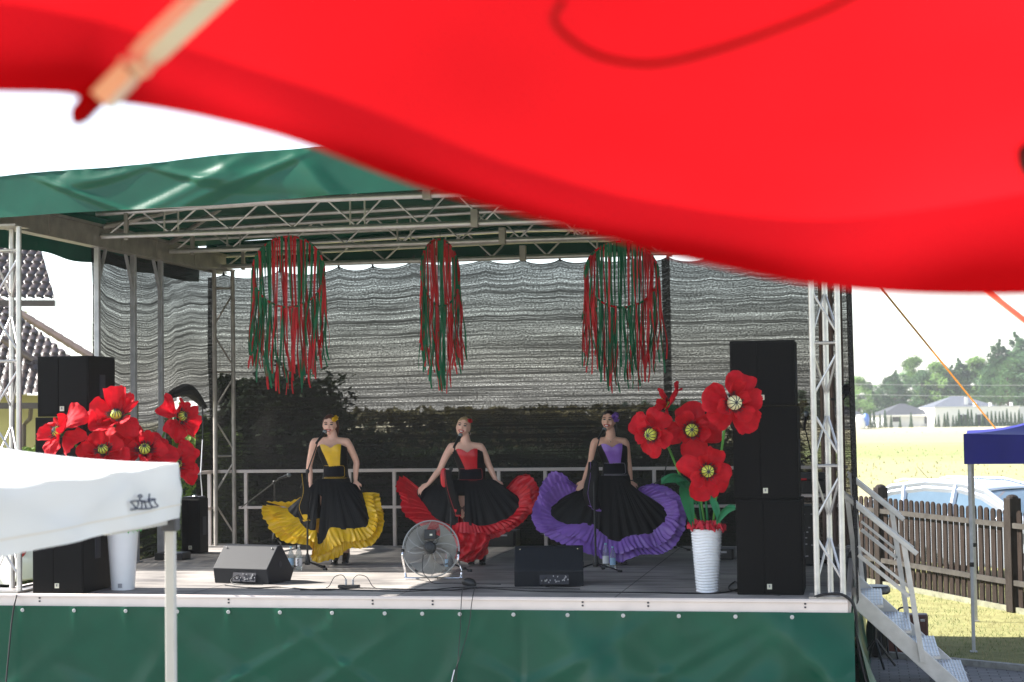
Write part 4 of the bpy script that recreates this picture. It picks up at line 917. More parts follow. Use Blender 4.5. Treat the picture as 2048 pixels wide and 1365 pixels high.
def person(P, J, dress, belt, hairm, hair, facerot, skinm, tight):
    L = P.L; M = P.M; b = MB(); sh_l = L(*J['shl']); sh_r = L(*J['shr']); cx = (sh_l.x+sh_r.x)/2; zs = (sh_l.z+sh_r.z)/2
    zw = L(0, J['waist']+7).z; wcx = L(J['wx'], 0).x; hw = J.get('hw', .125); hipz = zw-.20; sw = (sh_r.x-sh_l.x)/2
    crotch = hipz-.10
    mid = lambda t_: cx+(wcx-cx)*t_
    b.loft([(wcx, 0, crotch-.02, .15, .10), (wcx, 0, crotch+.04, .17, .115), (wcx, 0, hipz, .172, .115), (wcx, 0, hipz+.10, .142, .10), (wcx, 0, zw, hw, .088), (mid(.7), -.002, zw+.07, hw+.008, .092),
        (mid(.4), -.012, zw+.14, .143, .108), (mid(.2), -.018, zw+.19, .15, .112), (cx, -.006, zs-.085, .148, .095), (cx, .004, zs-.035, sw*.90, .078), (cx, .008, zs+.012, sw*.70, .058), (cx, .008, zs+.04, .075, .052)], 28)
    hd = L(*J['head']); nk = L(*J['neck'])
    limb(b, [V((cx, .012, zs-.01)), V((nk.x, .006, nk.z)), hd+V((0, .012, -.04))], [.066, .052, .050])
    for nm, sd, sh in (('l', -1, sh_l), ('r', 1, sh_r)):
        el = L(*J['el'+nm]); wr = L(*J['wr'+nm]); ha = L(*J['ha'+nm])
        limb(b, [sh+V((-sd*.03, 0, -.012)), sh+V((0, 0, -.03)), sh.lerp(el, .5), el, el.lerp(wr, .35), wr], [.042, .047, .040, .034, .034, .0225])
        limb(b, [V((cx+sd*.05, 0, zs-.0)), sh+V((-sd*.01, 0, -.012))], [.045, .045])
        hand(b, wr, ha-wr, sd*-1, J.get('hn'+nm, (0, -1, .2)))
        lx = wcx+sd*.085; foot = V((L(J['foot'+nm][0], 0).x, J['foot'+nm][2], P.L(0, J['foot'+nm][1]).z))
        limb(b, [V((lx, 0, crotch+.06)), V((lx, -.01, crotch-.12)), V((foot.x*.5+lx*.5, -.02, .50)), V((foot.x, .01, .33)), foot+V((0, .02, .11))], [.09, .085, .052, .050, .034])
        limb(b, [foot+V((0, .03, .12)), foot+V((0, -.02, .06)), foot+V((0, -.11, .025))], [.03, .03, .02])
    # head
    yaw_, pit_, rol_ = facerot; Hm = Matrix.Translation(hd) @ Matrix.Rotation(R(rol_), 4, 'Y') @ Matrix.Rotation(R(yaw_), 4, 'Z') @ Matrix.Rotation(R(pit_), 4, 'X')
    hb = MB()
    def hf(q):
        z = q.z/.112
        if z < 0: q = V((q.x*(1-.36*(-z)**1.5), q.y*(1-.16*(-z)**1.5)-(.012 if q.y < 0 else 0)*(-z), q.z))
        if q.y < 0: q.y *= .93
        if q.y > 0 and z > -.4: q.y *= 1.06
        return q
    hb.ell((0, 0, 0), (.073, .090, .112), nu=28, nv=20, fn=hf)
    hb.tube([(0, -.078, .012), (0, -.094, -.018), (0, -.096, -.024)], [.008, .012, .008], 8); hb.ell((0, -.092, -.024), (.016, .013, .009), nu=8, nv=6)
    hb.ell((0, -.062, -.082), (.022, .024, .018), nu=10, nv=7)
    for sx in (-1, 1):
        hb.ell((sx*.072, .008, -.005), (.009, .018, .030), nu=8, nv=6); hb.ell((sx*.036, -.058, -.03), (.025, .024, .025), nu=10, nv=7); hb.ell((sx*.03, -.070, .030), (.024, .012, .010), nu=8, nv=6)
    hb.ell((0, -.072, -.050), (.026, .018, .016), nu=10, nv=7)
    b.v += [Hm @ v for v in hb.v]; off = len(b.v)-len(hb.v); b.f += [tuple(i+off for i in f) for f in hb.f]
    b.xf(M); body = remesh('body', b, .0068, skinm, P.t, 4)
    MH = M @ Hm
    for sx in (-1, 1):
        MB().ell((sx*.030, -.0775, .010), (.0145, .007, .0055), nu=12, nv=7).xf(MH).build('eye', mat('eye_white', (.5, .45, .42), .3), P.t, smooth=True)
        e = MB().ell((sx*.030, -.0835, .010), (.006, .003, .0052), nu=10, nv=6); e.tube([(sx*.015, -.084, .013), (sx*.030, -.0865, .0185), (sx*.046, -.079, .014)], .0040, 5); e.xf(MH).build('lashes', mat('dark_lashes', (.015, .008, .006), .5), P.t)
        MB().tube([(sx*.016, -.087, .030), (sx*.032, -.0875, .038), (sx*.050, -.076, .031)], .0040, 5).xf(MH).build('eyebrow', mat('brown_brow', (.06, .03, .02), .7), P.t)
    lipm = mat('lipstick', (.42, .03, .05), .35); op = J.get('mouth', .006)
    lp = MB().tube([(-.031, -.080, -.043), (-.012, -.0915, -.044+op*.3), (0, -.0935, -.045+op*.3), (.012, -.0915, -.044+op*.3), (.031, -.080, -.043)], .0038, 6)
    lp.tube([(-.031, -.080, -.043), (-.012, -.091, -.055-op), (0, -.093, -.057-op), (.012, -.091, -.055-op), (.031, -.080, -.043)], .0045, 6); lp.xf(MH).build('lips', lipm, P.t, smooth=True)
    MB().ell((0, -.0865, -.050-op*.35), (.019, .006, .0045+op*.25), nu=12, nv=6).xf(MH).build('teeth', mat('teeth', (.75, .72, .68), .3), P.t, smooth=True)
    hair(P, Hm, M, hairm, hd)
    # stockings and boots
    for nm in 'lr':
        fx = L(J['foot'+nm][0], 0).x; fy = J['foot'+nm][2]; fz = L(0, J['foot'+nm][1]).z; lx = wcx+(-.085 if nm == 'l' else .085); s_ = MB()
        limb(s_, [V((lx, -.01, crotch-.10)), V((fx*.5+lx*.5, -.02, .50)), V((fx, .01, .33)), V((fx, fy+.02, fz+.13))], [.088, .056, .053, .037]); s_.xf(M).build('stocking', tight, P.t, smooth=True)
        s2 = MB(); s2.tube([(fx, fy+.03, fz+.24), (fx, fy+.03, fz+.15), (fx, fy+.03, fz+.09)], [.043, .040, .040], 14); s2.tube([(fx, fy+.045, fz+.09), (fx, fy-.01, fz+.07), (fx, fy-.07, fz+.042), (fx, fy-.125, fz+.028), (fx, fy-.15, fz+.022)], [.042, .042, .038, .030, .012], 12)
        s2.beam((fx, fy+.055, fz+.07), (fx, fy+.06, fz+.0), .04, .04); s2.box((fx, fy-.08, fz+.012), (.07, .12, .018)); s2.xf(M).build('ankle_boot', mat('black_boot', (.01, .01, .01), .3), P.t, smooth=True)
    # bodice
    ztop = L(0, J['bust']).z; nb = 56; bd = MB(); fp = MB()
    def rad(z):
        k = (z-zw)/max(.01, ztop-zw); return (hw+.012+(.160-hw-.004)*max(0, min(1, k*1.15))**.8, .098+.030*max(0, min(1, k*1.2))**.9-.006*max(0, k-.85))
    def top_(a): # a measured from the front (-y)
        d = abs(a); return ztop+(.028*math.exp(-((d-.55)/.38)**2)-.016*math.exp(-(d/.17)**2))-(.05*max(0, d-1.0)/2.1)
    def bf(a, v, off):
        z = zw-.03+(top_(a)-zw+.03)*v; w1, d1 = rad(z); c_ = mid(1-min(1, max(0, (z-zw)/(.3)))); by = -.012*min(1, max(0, (z-zw)/.15))
        bust = .018*math.exp(-((abs(a)-.5)/.32)**2)*math.exp(-((z-(ztop-.055))/.05)**2)
        return V((c_+(w1+off)*math.sin(a), by-(d1+off+bust)*math.cos(a), z+.002*math.sin(a*30)))
    bd.grid(lambda u, v: bf((u-.5)*2*math.pi, v, 0), nb, 12); bd.xf(M).build('bodice', blackf, P.t, smooth=True, ang=180)
    fp.grid(lambda u, v: bf((u-.5)*2*(.42+.32*v**1.2), .10+.905*v, .005), 20, 12); fp.xf(M).build('front_panel', dress, P.t, smooth=True, ang=180)
    # wide belt
    bt = MB(); z0 = L(0, J['belt'][1]).z; z1 = L(0, J['belt'][0]).z
    bt.loft([(wcx, 0, z0-.16, .185, .13), (wcx, 0, z0-.02, .16, .122), (wcx, 0, z0, hw+.034, .119), (wcx, 0, z0+.02, hw+.026, .112), (wcx, 0, (z0+z1)/2, hw+.018, .105), (wcx, 0, z1, hw+.020, .107)], 36); bo = bt.xf(M).build('wide_belt', blackf, P.t, smooth=True)
    fl_ = MB().grid(lambda u, v: V((wcx+(hw+.031-.008*v)*math.sin(-1.05+1.85*u), -(.1185-.009*v)*math.cos(-1.05+1.85*u), z0+.012+(z1-z0-.016)*v)), 10, 4); fl_.xf(M).build('belt_flap', mat('navy_black_flap', (.0025, .003, .007), .7, spec=.12), bo, smooth=True)
    bp_a = lambda a, v: V((wcx+(hw+.032-.008*v)*math.sin(a), -(.1195-.009*v)*math.cos(a), z0+.012+(z1-z0-.016)*v))
    pp = MB().tube([bp_a(-1.0+.3*k, 0) for k in range(6)]+[bp_a(.72, .03), bp_a(.8, .15), bp_a(.8, .85), bp_a(.72, .98)]+[bp_a(.5-.3*k, 1) for k in range(6)], .0016, 5)
    pp.tube([V((wcx+(hw+.032)*math.sin(a), -.121*math.cos(a), z0+.001)) for a in [-1.5+.3*k for k in range(11)]], .0016, 5); pp.xf(M).build('piping', belt, bo)
    return MH

def skirt3(P, St, dress, wz, back=None, seed=0, slit=None, sag=.0, ctr=-.27, wpl=.006):
    rr = random.Random(seed); L = P.L; n = len(St); M = P.M
    def depth(t_, kind):
        e = abs(t_-.5)*2
        return ctr*(1-e**2.4) if kind else (-.115*(1-e**3))
    U = []; I = []; O = []
    for i, (u, a, o) in enumerate(St):
        t_ = i/(n-1); U.append(L(*u, depth(t_, 0))); I.append(L(*a, depth(t_, 1))); O.append(L(*o, depth(t_, 1)*1.12-.02))
    q = 12; U = crom(U, q); I = crom(I, q); O = crom(O, q); k = len(U)
    arc = [0]
    for i in range(1, k): arc.append(arc[-1]+(((O[i]-O[i-1]).length+(I[i]-I[i-1]).length)*.5))
    def surf(U, I, fold, nv, slit=None):
        vs = []; fs = []
        for j in range(nv+1):
            v = j/nv
            for i in range(k):
                p = U[i].lerp(I[i], v); f = 1.6*noise.noise(V((arc[i]*3.2, v*.6, seed)))+1.1*noise.noise(V((arc[i]*8, v*.8, seed+9)))+.4*math.sin(arc[i]*2*math.pi/.13+3*noise.noise(V((arc[i]*4, 0, seed))))
                p = p+V((0, -.03*math.sin(math.pi*v)*.6+fold*v**.8*f, 0))+V((0, 0, -sag*math.sin(math.pi*v)))
                p += V((0, wpl*math.sin(i*2.1)*(1-v), 0)); vs.append(p)
        for j in range(nv):
            for i in range(k-1):
                if slit and slit[0]*q <= i < slit[1]*q and (j+.5)/nv > slit[2]: continue
                fs.append((j*k+i, j*k+i+1, (j+1)*k+i+1, (j+1)*k+i))
        return vs, fs
    b = MB(); b.add(*surf(U, I, .015, 18, slit)); b.xf(M); sko = b.build('skirt', blackf, P.t, smooth=True, ang=180)
    def ruffle(I, O, slit=None, ph=0, tiers=((-.08, .60), (.42, 1.0))):
        b = MB()
        for ti, (v0, v1) in enumerate(tiers):
            nv = 7; vs = []; fs = []; kk = (k-1)*4+1
            for j in range(nv+1):
                v = v0+(v1-v0)*j/nv; w_ = j/nv
                for i2 in range(kk):
                    i = min(i2//4, k-2); f = i2/4-i; Ip = I[i].lerp(I[i+1], f); Op = O[i].lerp(O[i+1], f); ar = arc[i]+(arc[i+1]-arc[i])*f; d = Op-Ip
                    vv = v+(.11*noise.noise(V((ar*16, ti*7+seed, 0)))+.03*math.sin(ar*2*math.pi/.052+ti))*w_*(.6 if d.length > .05 else .2)
                    g = (math.sin(ar*2*math.pi/.055+ti*2+ph+5*noise.noise(V((ar*5, v*1.2, seed+ti*3))))*(.5+.9*abs(noise.noise(V((ar*4, 7, seed)))))*(.005+.010*w_)+.060*noise.noise(V((ar*6, ti+v*1.5, seed+3)))*(.4+w_)+.016*noise.noise(V((ar*22, v*3, seed))))
                    p = Ip.lerp(Op, vv)+V((0, (.02*ti)-(.045 if ti == 0 else .02)*w_-g*(.35+.65*w_), 0)); p += d.cross(V((0, 1, 0))).normalized()*g*.45*w_ if d.length > 1e-4 else V((0, 0, 0)); vs.append(p)
            for j in range(nv):
                for i2 in range(kk-1):
                    if slit and slit[0]*q <= i2//4 < slit[1]*q: continue
                    fs.append((j*kk+i2, j*kk+i2+1, (j+1)*kk+i2+1, (j+1)*kk+i2))
            b.add(vs, fs)
        return b.xf(M)
    ruffle(I, O, slit if slit and slit[3] else None).build('ruffle', dress, P.t, smooth=True, ang=180)
    # back half of the skirt, behind the legs
    up = 9; U2 = []; I2 = []; O2 = []
    for i, (u, a, o) in enumerate(St):
        t_ = i/(n-1); e = 1-(abs(t_-.5)*2)**2; U2.append(L(u[0], u[1], .11*e)); I2.append(L(a[0]*.92+P.px*.08, a[1]-up*e-12*e, .02+.26*e)); O2.append(L(o[0]*.95+P.px*.05, o[1]-up*e-14*e, .04+.28*e))
    U2 = crom(U2, q); I2 = crom(I2, q); O2 = crom(O2, q)
    b = MB(); b.add(*surf(U2, I2, .02, 12)); b.xf(M).build('skirt_back', blackf, P.t, smooth=True, ang=180)
    ruffle(I2, O2, ph=1).build('back_ruffle', dress, P.t, smooth=True, ang=180)
    if back:
        for bs in back:
            U3 = crom([L(*a, .10) for a, o in bs], q); O3 = crom([L(*o, .16) for a, o in bs], q); k2 = len(U3); ar = [0]
            for i in range(1, k2): ar.append(ar[-1]+(U3[i]-U3[i-1]).length)
            vs = []; fs = []
            for j in range(9):
                v = j/8
                for i in range(k2):
                    g = .014*math.sin(ar[i]*2*math.pi/.045+2*noise.noise(V((ar[i]*9, v, seed))))
                    vs.append(U3[i].lerp(O3[i], v)+V((.3*g, g, g*.5*v)))
            for j in range(8):
                for i in range(k2-1): fs.append((j*k2+i, j*k2+i+1, (j+1)*k2+i+1, (j+1)*k2+i))
            MB().add(vs, fs).xf(M).build('lifted_ruffle', dress, P.t, smooth=True, ang=180)

def hair_fn(style):
    def f(P, Hm, M, m_, hd):
        b = MB()
        def cut(q):
            z = q.z/.118
            if q.y < -.02: # expose the face
                lim = .042+.25*max(0, -q.y-.02)
                if q.z < lim: q = V((q.x*.90, q.y*.62+.01, q.z))
                else: q = V((q.x, q.y*.97, q.z))
            q = q*(1+.02*math.sin(q.x*260)*(.5+.5*math.cos(q.y*40)))
            return q
        b.ell((0, .012, .010), (.080, .098, .114), nu=36, nv=24, fn=cut)
        if style == 'loose':
            for sx, w_, dz in ((.055, .038, -.17), (.03, .035, -.16), (-.05, .026, -.13)):
                limb(b, [(sx*.9, .05, .03), (sx*1.15, .06, -.04), (sx*1.3, .06, dz)], [.045, w_, .014])
        if style == 'bun': limb(b, [(.0, .09, .03), (.0, .125, .03)], [.04, .035])
        if style == 'tail':
            limb(b, [(.02, .09, .0), (.045, .11, -.06), (.055, .09, -.15)], [.035, .028, .010])
        b.xf(M @ Hm); return remesh('hair', b, .006, m_, P.t, 2)
    return f
def rosette(P, MH, at, r_, m_, seed):
    rr = random.Random(seed); b = MB()
    for k in range(11):
        a = rr.uniform(0, 6.28); tl = rr.uniform(.1, 1.2); s1 = rr.uniform(0, 9)
        d = V((math.cos(a)*math.sin(tl), -.8*math.cos(tl)-.1, math.sin(a)*math.sin(tl))).normalized(); e = d.orthogonal().normalized(); g = d.cross(e)
        b.grid(lambda u, v: V(at)+d*r_*v*.9+e*(u-.5)*r_*1.5*math.sin(math.pi*min(1, v*.8+.1))+g*.2*r_*math.sin(u*6+s1)*v, 6, 5)
    b.xf(MH).build('hair_flower', m_, P.t, smooth=True, ang=180)

tg = mat('sheer_black_tights', (.075, .035, .032), .55, 0, .1, 40)
tgl = mat('sheer_nude_tights', (.20, .10, .09), .5, 0, .1, 40)
hr1 = mat('auburn_hair', (.075, .022, .012), .5, 0, .4, 60, stretch=(8, 8, 1)); hr2 = mat('blonde_hair', (.42, .27, .14), .5, 0, .3, 60, stretch=(8, 8, 1)); hr3 = mat('dark_brown_hair', (.022, .011, .010), .42, 0, .4, 60, stretch=(8, 8, 1))
# --- woman in yellow
P1 = Person(662, 1130, 'singer in a black dress with yellow satin front and yellow ruffled hem', skin)
J = dict(shl=(627, 882), shr=(694, 883), waist=930, wx=658, head=(658, 851), neck=(664, 872), ell=(617, 932, .03), wrl=(621, 966, -.02), hal=(623, 978, -.04), elr=(711, 925, .05), wrr=(710, 962, .02), har=(712, 974, 0),
    footl=(655, 1128, .0), footr=(676, 1127, .05), bust=894, belt=(931, 957), hw=.118, mouth=.004)
MH = person(P1, J, yel, yel, hr1, hair_fn('loose'), (-2, 4, 3), skin, tg)
rosette(P1, MH, (.062, -.035, .075), .05, yel, 1)
St = [((612, 985), (575, 1016), (524, 1008)), ((616, 980), (580, 1023), (526, 1024)), ((622, 972), (598, 1037), (545, 1056)), ((628, 966), (611, 1050), (570, 1078)), ((634, 960), (621, 1057), (598, 1082)), ((641, 958), (636, 1060), (628, 1090)),
    ((649, 958), (641, 1084), (632, 1118)), ((658, 958), (655, 1078), (660, 1117)), ((664, 958), (666, 1058), (686, 1110)), ((670, 958), (686, 1057), (702, 1094)), ((676, 960), (712, 1058), (727, 1094)), ((681, 960), (732, 1055), (752, 1085)),
    ((686, 962), (741, 1043), (767, 1060)), ((695, 964), (738, 1025), (769, 1038)), ((705, 968), (731, 1005), (763, 1012)), ((712, 970), (725, 988), (758, 986))]
skirt3(P1, St, yel, 0, back=[[((572, 1016), (528, 1004)), ((585, 1018), (548, 1004)), ((598, 1018), (572, 1005)), ((612, 1016), (592, 998)), ((622, 1010), (606, 992))]], seed=1, slit=(5, 5.85, .30, 0))
# --- woman in red
P2 = Person(932, 1130, 'blonde singer in a black dress with red satin front and red ruffled hem', skin)
J = dict(shl=(901, 892), shr=(962, 893), waist=936, wx=931, head=(926, 856), neck=(930, 878), ell=(880, 938, -.02), wrl=(858, 966, -.08), hal=(846, 974, -.1), elr=(978, 933, .02), wrr=(991, 961, .0), har=(996, 972, 0),
    footl=(928, 1128, .0), footr=(950, 1129, .02), bust=903, belt=(937, 962), hw=.128, mouth=.011, hnl=(0, -.5, .9))
MH = person(P2, J, redf, redf, hr2, hair_fn('bun'), (-8, -8, 10), skin, tgl)
rosette(P2, MH, (.060, -.02, .078), .038, redf, 2)
MB().tube([MH @ V((.078+.016*math.cos(a), .0, -.052+.016*math.sin(a))) for a in [k*.63 for k in range(11)]], .0022, 5).build('earring', chrome, P2.t)
St = [((846, 974), (834, 979), (800, 950)), ((852, 974), (836, 990), (795, 968)), ((862, 972), (843, 1001), (800, 990)), ((875, 970), (856, 1020), (807, 1016)), ((888, 964), (869, 1034), (826, 1037)), ((900, 960), (885, 1043), (850, 1058)),
    ((908, 960), (902, 1048), (884, 1068)), ((916, 960), (914, 1047), (906, 1086)), ((928, 960), (928, 1047), (928, 1112)), ((936, 960), (944, 1049), (950, 1120)), ((942, 960), (952, 1051), (976, 1104)), ((947, 960), (962, 1052), (978, 1080)), ((953, 960), (984, 1049), (1003, 1068)),
    ((962, 960), (1010, 1039), (1034, 1052)), ((974, 960), (1030, 1027), (1060, 1027)), ((984, 960), (1039, 1011), (1076, 1003)), ((991, 962), (1037, 996), (1075, 976)), ((996, 966), (1026, 988), (1063, 956)), ((998, 970), (1013, 983), (1040, 953))]
skirt3(P2, St, redf, 0, seed=2, slit=(7.2, 8.15, .30, 0))
# bunched hem fabric hanging to the feet
b = MB()
def bunch(u, v):
    p = P2.L(908+66*u+6*math.sin(v*5), 1062+ (44+14*math.sin(math.pi*u))*v, -.34-.10*math.sin(math.pi*v)+.035*math.sin(u*17+v*6+2*noise.noise(V((u*4, v*4, 1))))-.03*noise.noise(V((u*5, v*6, 2)))*2); return P2.M @ p
b.grid(bunch, 60, 20); b.build('bunched_hem', redf, P2.t, smooth=True, ang=180)
# --- woman in purple
P3 = Person(1218, 1128, 'dark-haired singer in a black dress with purple satin front and purple ruffled hem', skin_t)
J = dict(shl=(1190, 882), shr=(1251, 883), waist=924, wx=1218, head=(1218, 843), neck=(1222, 868), ell=(1182, 924, .02), wrl=(1168, 960, -.04), hal=(1161, 974, -.06), elr=(1258, 928, .03), wrr=(1262, 963, 0), har=(1266, 976, -.01),
    footl=(1212, 1127, .0), footr=(1232, 1127, .03), bust=893, belt=(926, 951), hw=.118, mouth=.008, hnl=(0, -.8, .5))
MH = person(P3, J, pur, mat('pale_piping', (.4, .38, .45)), hr3, hair_fn('tail'), (-16, -2, 3), skin_t, tg)
rosette(P3, MH, (.070, -.02, .05), .058, pur, 3); rosette(P3, MH, (.078, .0, .015), .045, pur, 4)
w_ = P3.L(1262, 962); MB().tube([P3.M @ (w_+V((.028*math.cos(a), .028*math.sin(a), .004*math.sin(a*2)))) for a in [k*.63 for k in range(11)]], .006, 6).build('bracelet', blackp, P3.t)
MB().ell(P3.M @ P3.L(1221, 884, -.085), (.005, .005, .007)).tube([P3.M @ P3.L(1212, 874, -.055), P3.M @ P3.L(1221, 883, -.083), P3.M @ P3.L(1231, 874, -.055)], .0012, 4).build('pendant', chrome, P3.t)
St = [((1163, 976), (1152, 982), (1156, 972)), ((1165, 978), (1132, 990), (1108, 946)), ((1168, 976), (1112, 1003), (1083, 968)), ((1172, 972), (1099, 1017), (1073, 995)), ((1177, 968), (1107, 1035), (1062, 1026)), ((1183, 962), (1129, 1045), (1074, 1056)), ((1190, 956), (1154, 1045), (1104, 1076)),
    ((1197, 952), (1183, 1050), (1148, 1091)), ((1204, 951), (1198, 1064), (1190, 1108)), ((1210, 951), (1208, 1072), (1207, 1119)), ((1218, 951), (1220, 1077), (1226, 1120)), ((1226, 951), (1237, 1080), (1242, 1119)), ((1233, 951), (1257, 1072), (1275, 1107)), ((1240, 952), (1290, 1068), (1312, 1107)), ((1247, 956), (1314, 1057), (1343, 1092)),
    ((1254, 962), (1329, 1041), (1364, 1060)), ((1260, 968), (1331, 1025), (1371, 1025)), ((1264, 974), (1320, 1010), (1366, 1000)), ((1266, 977), (1296, 994), (1330, 975)), ((1267, 978), (1275, 985), (1290, 972))]
skirt3(P3, St, pur, 0, seed=3)

# garments hanging on the microphone stands
def garment(name, D, ctr, ws, lab, lin, piping, label, seed):
    c0 = K(ctr[0][0], ctr[0][1], D); t = thing(name, label, 'garment', c0); s_ = D/FPX; P = [K(x, y, D-.03) for x, y in ctr]; n = 8; Pc = crom(P, n); k = len(Pc); b = MB(); vs = []; fs = []; m2 = 20
    for i, p in enumerate(Pc):
        f = i/(k-1)*(len(ws)-1); j = min(int(f), len(ws)-2); w_ = (ws[j]+(ws[j+1]-ws[j])*(f-j))*s_/2
        for q_ in range(m2):
            a = 2*math.pi*q_/m2; r_ = 1+.18*math.sin(a*3+i*.12+seed)+.1*noise.noise(V((a, i*.2, seed)))
            vs.append(p+CX*w_*math.cos(a)*r_+CY*w_*.42*math.sin(a)*r_)
    fs = [(i*m2+q_, i*m2+(q_+1) % m2, (i+1)*m2+(q_+1) % m2, (i+1)*m2+q_) for i in range(k-1) for q_ in range(m2)]; fs.append(tuple(range(m2-1, -1, -1)))
    b.add(vs, fs).build('cloth', blackf, t, smooth=True, ang=180)
    e = Pc[-1]; w_ = ws[-1]*s_/2; dn = (Pc[-1]-Pc[-3]).normalized(); g = MB()
    g.grid(lambda u, v: e+CX*w_*math.cos(u*2*math.pi)*(1-.25*v)*1.15+CY*w_*.45*math.sin(u*2*math.pi)*(1-.25*v)*1.2+dn*(.06*v-.05)+V((0, 0, .012*math.sin(u*9+seed))), 24, 5); g.build('lining', lin, t, smooth=True, ang=180)
    pp = MB()
    for q_ in (13, ): pp.tube([vs[i*m2+q_]-CY*.002 for i in range(k)], .0019, 4)
    pp.build('piping', piping, t)
    return t
garment('hanging_garment', 18.72, [(606, 948), (612, 985), (606, 1015), (613, 1040)], [6, 15, 22, 16], blackf, yel, yel, 'black garment with yellow lining hung on the left microphone stand', 1)
garment('hanging_garment', 18.45, [(1186, 924), (1187, 950), (1183, 985), (1188, 1012), (1193, 1020)], [16, 24, 30, 26, 20], blackf, pur, pur, 'long black garment with purple lining hung on the right microphone stand', 3)
garment('hanging_garment', 18.52, [(894, 940), (900, 975), (910, 1010), (916, 1030)], [12, 18, 20, 14], blackf, redf, redf, 'black garment with red lining hung on the middle microphone stand', 2)
b = MB(); c = K(889, 956, 18.6); b.ell(c, (.05, .03, .10), nu=14, nv=10, fn=lambda q: q*(1+.25*noise.noise(q*14))); tag(b.build('red_cloth', redf, smooth=True, loc=c-V((0, 0, .1))), 'small red satin cloth bunched on the middle microphone stand', 'cloth')

# ------------------------------------------------------------------ floor clutter
def cable(pts, label, r_=.006, m_=rubber, name='cable', mid=8):
    P = crom([V(p) for p in pts], mid); return tag(MB().tube(P, r_, 6).build(name, m_, smooth=True, loc=P[0]), label, 'cable')
f = lambda px, py: onz(px, py)+V((0, 0, .007))
cable([f(450, 1172), f(510, 1178), f(560, 1176), f(640, 1182), f(720, 1178), f(800, 1180), f(900, 1182), f(960, 1178), f(1060, 1184), f(1180, 1186), f(1300, 1187), f(1400, 1188)], 'black cable lying along the front edge of the stage')
cable([f(600, 1182), f(660, 1180), f(730, 1183), f(830, 1184), f(930, 1176), f(1040, 1178), f(1160, 1180)], 'second thinner cable running beside the fan foot to the right monitor', .0045)
cable([f(1300, 1187), f(1420, 1189), f(1475, 1180), f(1470, 1165), f(1462, 1182), f(1560, 1192)], 'black cable curling between the rippled vase and the right loudspeakers')
ps = onz(698, 1177); t = thing('power_strip', 'small black power strip with two plugged adapters near the stage edge', 'power strip', ps)
MB().box(ps+V((0, 0, .018)), (.21, .055, .03)).build('strip_body', blackp, t, bevel=.006)
for dx in (-.03, .04):
    MB().box(ps+V((dx, 0, .06)), (.018, .018, .055)).build('plug', mat('grey_plug', (.35, .35, .36)), t, bevel=.004)
    P = [ps+V((dx, 0, .085)), ps+V((dx*2.2, 0, .125)), ps+V((dx*4.5, -.02, .11)), ps+V((dx*6, -.04, .03)), ps+V((dx*7, -.05, .008))]
    MB().tube(crom(P, 6), .004, 5).build('cord', rubber, t)
p = onz(940, 1172); t = tag(MB().ell(p+V((0, 0, .03)), (.075, .04, .045), fn=lambda q: q*(1+.35*noise.noise(q*20))).build('cable_knot', blackp, smooth=True, loc=p), 'bunched black cable knot in front of the red dancer', 'cable')
g = lambda px, py, y=-.12: ony(px, py, y)
cable([f(926, 1176), g(924, 1185, -.07), g(922, 1215), g(921, 1250, -.14), g(918, 1290, -.16), g(912, 1365, -.18), g(905, 1420, -.2)], 'left of the two thin black cables hanging down the green skirt', .004)
cable([f(950, 1176), g(947, 1186, -.07), g(943, 1210), g(938, 1250, -.14), g(925, 1300, -.16), g(910, 1345, -.18), g(898, 1420, -.2)], 'right of the two thin black cables hanging down the green skirt', .004)
cable([g(909, 1340, -.21), g(903, 1365, -.22), g(896, 1420, -.22)], 'short pale cable end hanging low on the green skirt', .005, MATS['white_cable_plastic'])
cable([f(70, 1170), f(40, 1178), g(32, 1195, -.10), g(24, 1240, -.13), g(18, 1300, -.16), g(12, 1365, -.18), g(8, 1420, -.2)], 'black cable dropping over the left end of the stage edge', .008)
cable([V((7.75, -.02, 1.12)), V((7.85, -.05, 1.15)), V((8.0, -.06, 1.14)), V((8.09, -.02, 1.02)), V((8.11, .0, .7)), V((8.2, -.05, .3)), V((8.32, -.1, .02)), V((8.5, -.2, .02))], 'thick black cable bending over the right front corner of the stage', .014)
# cases behind the performers
def case(px, py, w_, h, d_, label, name='equipment_case'):
    p = onz(px, py); t = thing(name, label, 'case', p, None); MB().box((p.x, p.y+d_/2, 1.1+h/2), (w_, d_, h)).build('case_body', blackp, t, bevel=.01)
    MB().box((p.x, p.y-.004, 1.1+h*.7), (w_*.5, .012, .02)).build('case_trim', galv, t); b = MB()
    for sx in (-1, 1): b.box((p.x+sx*w_*.46, p.y-.006, 1.1+h*.5), (.02, .012, h*.8))
    b.build('case_edges', speakm, t); return t
case(998, 1094, .42, .20, .3, 'low black case on the deck right of the red dancer')
case(620, 1100, .36, .14, .25, 'low dark case on the deck behind the left microphone stand')
case(1100, 1086, .30, .10, .2, 'flat black gear box on the deck behind the purple ruffles')
case(1440, 1120, .3, .12, .25, 'flat black pedal box behind the rippled vase')
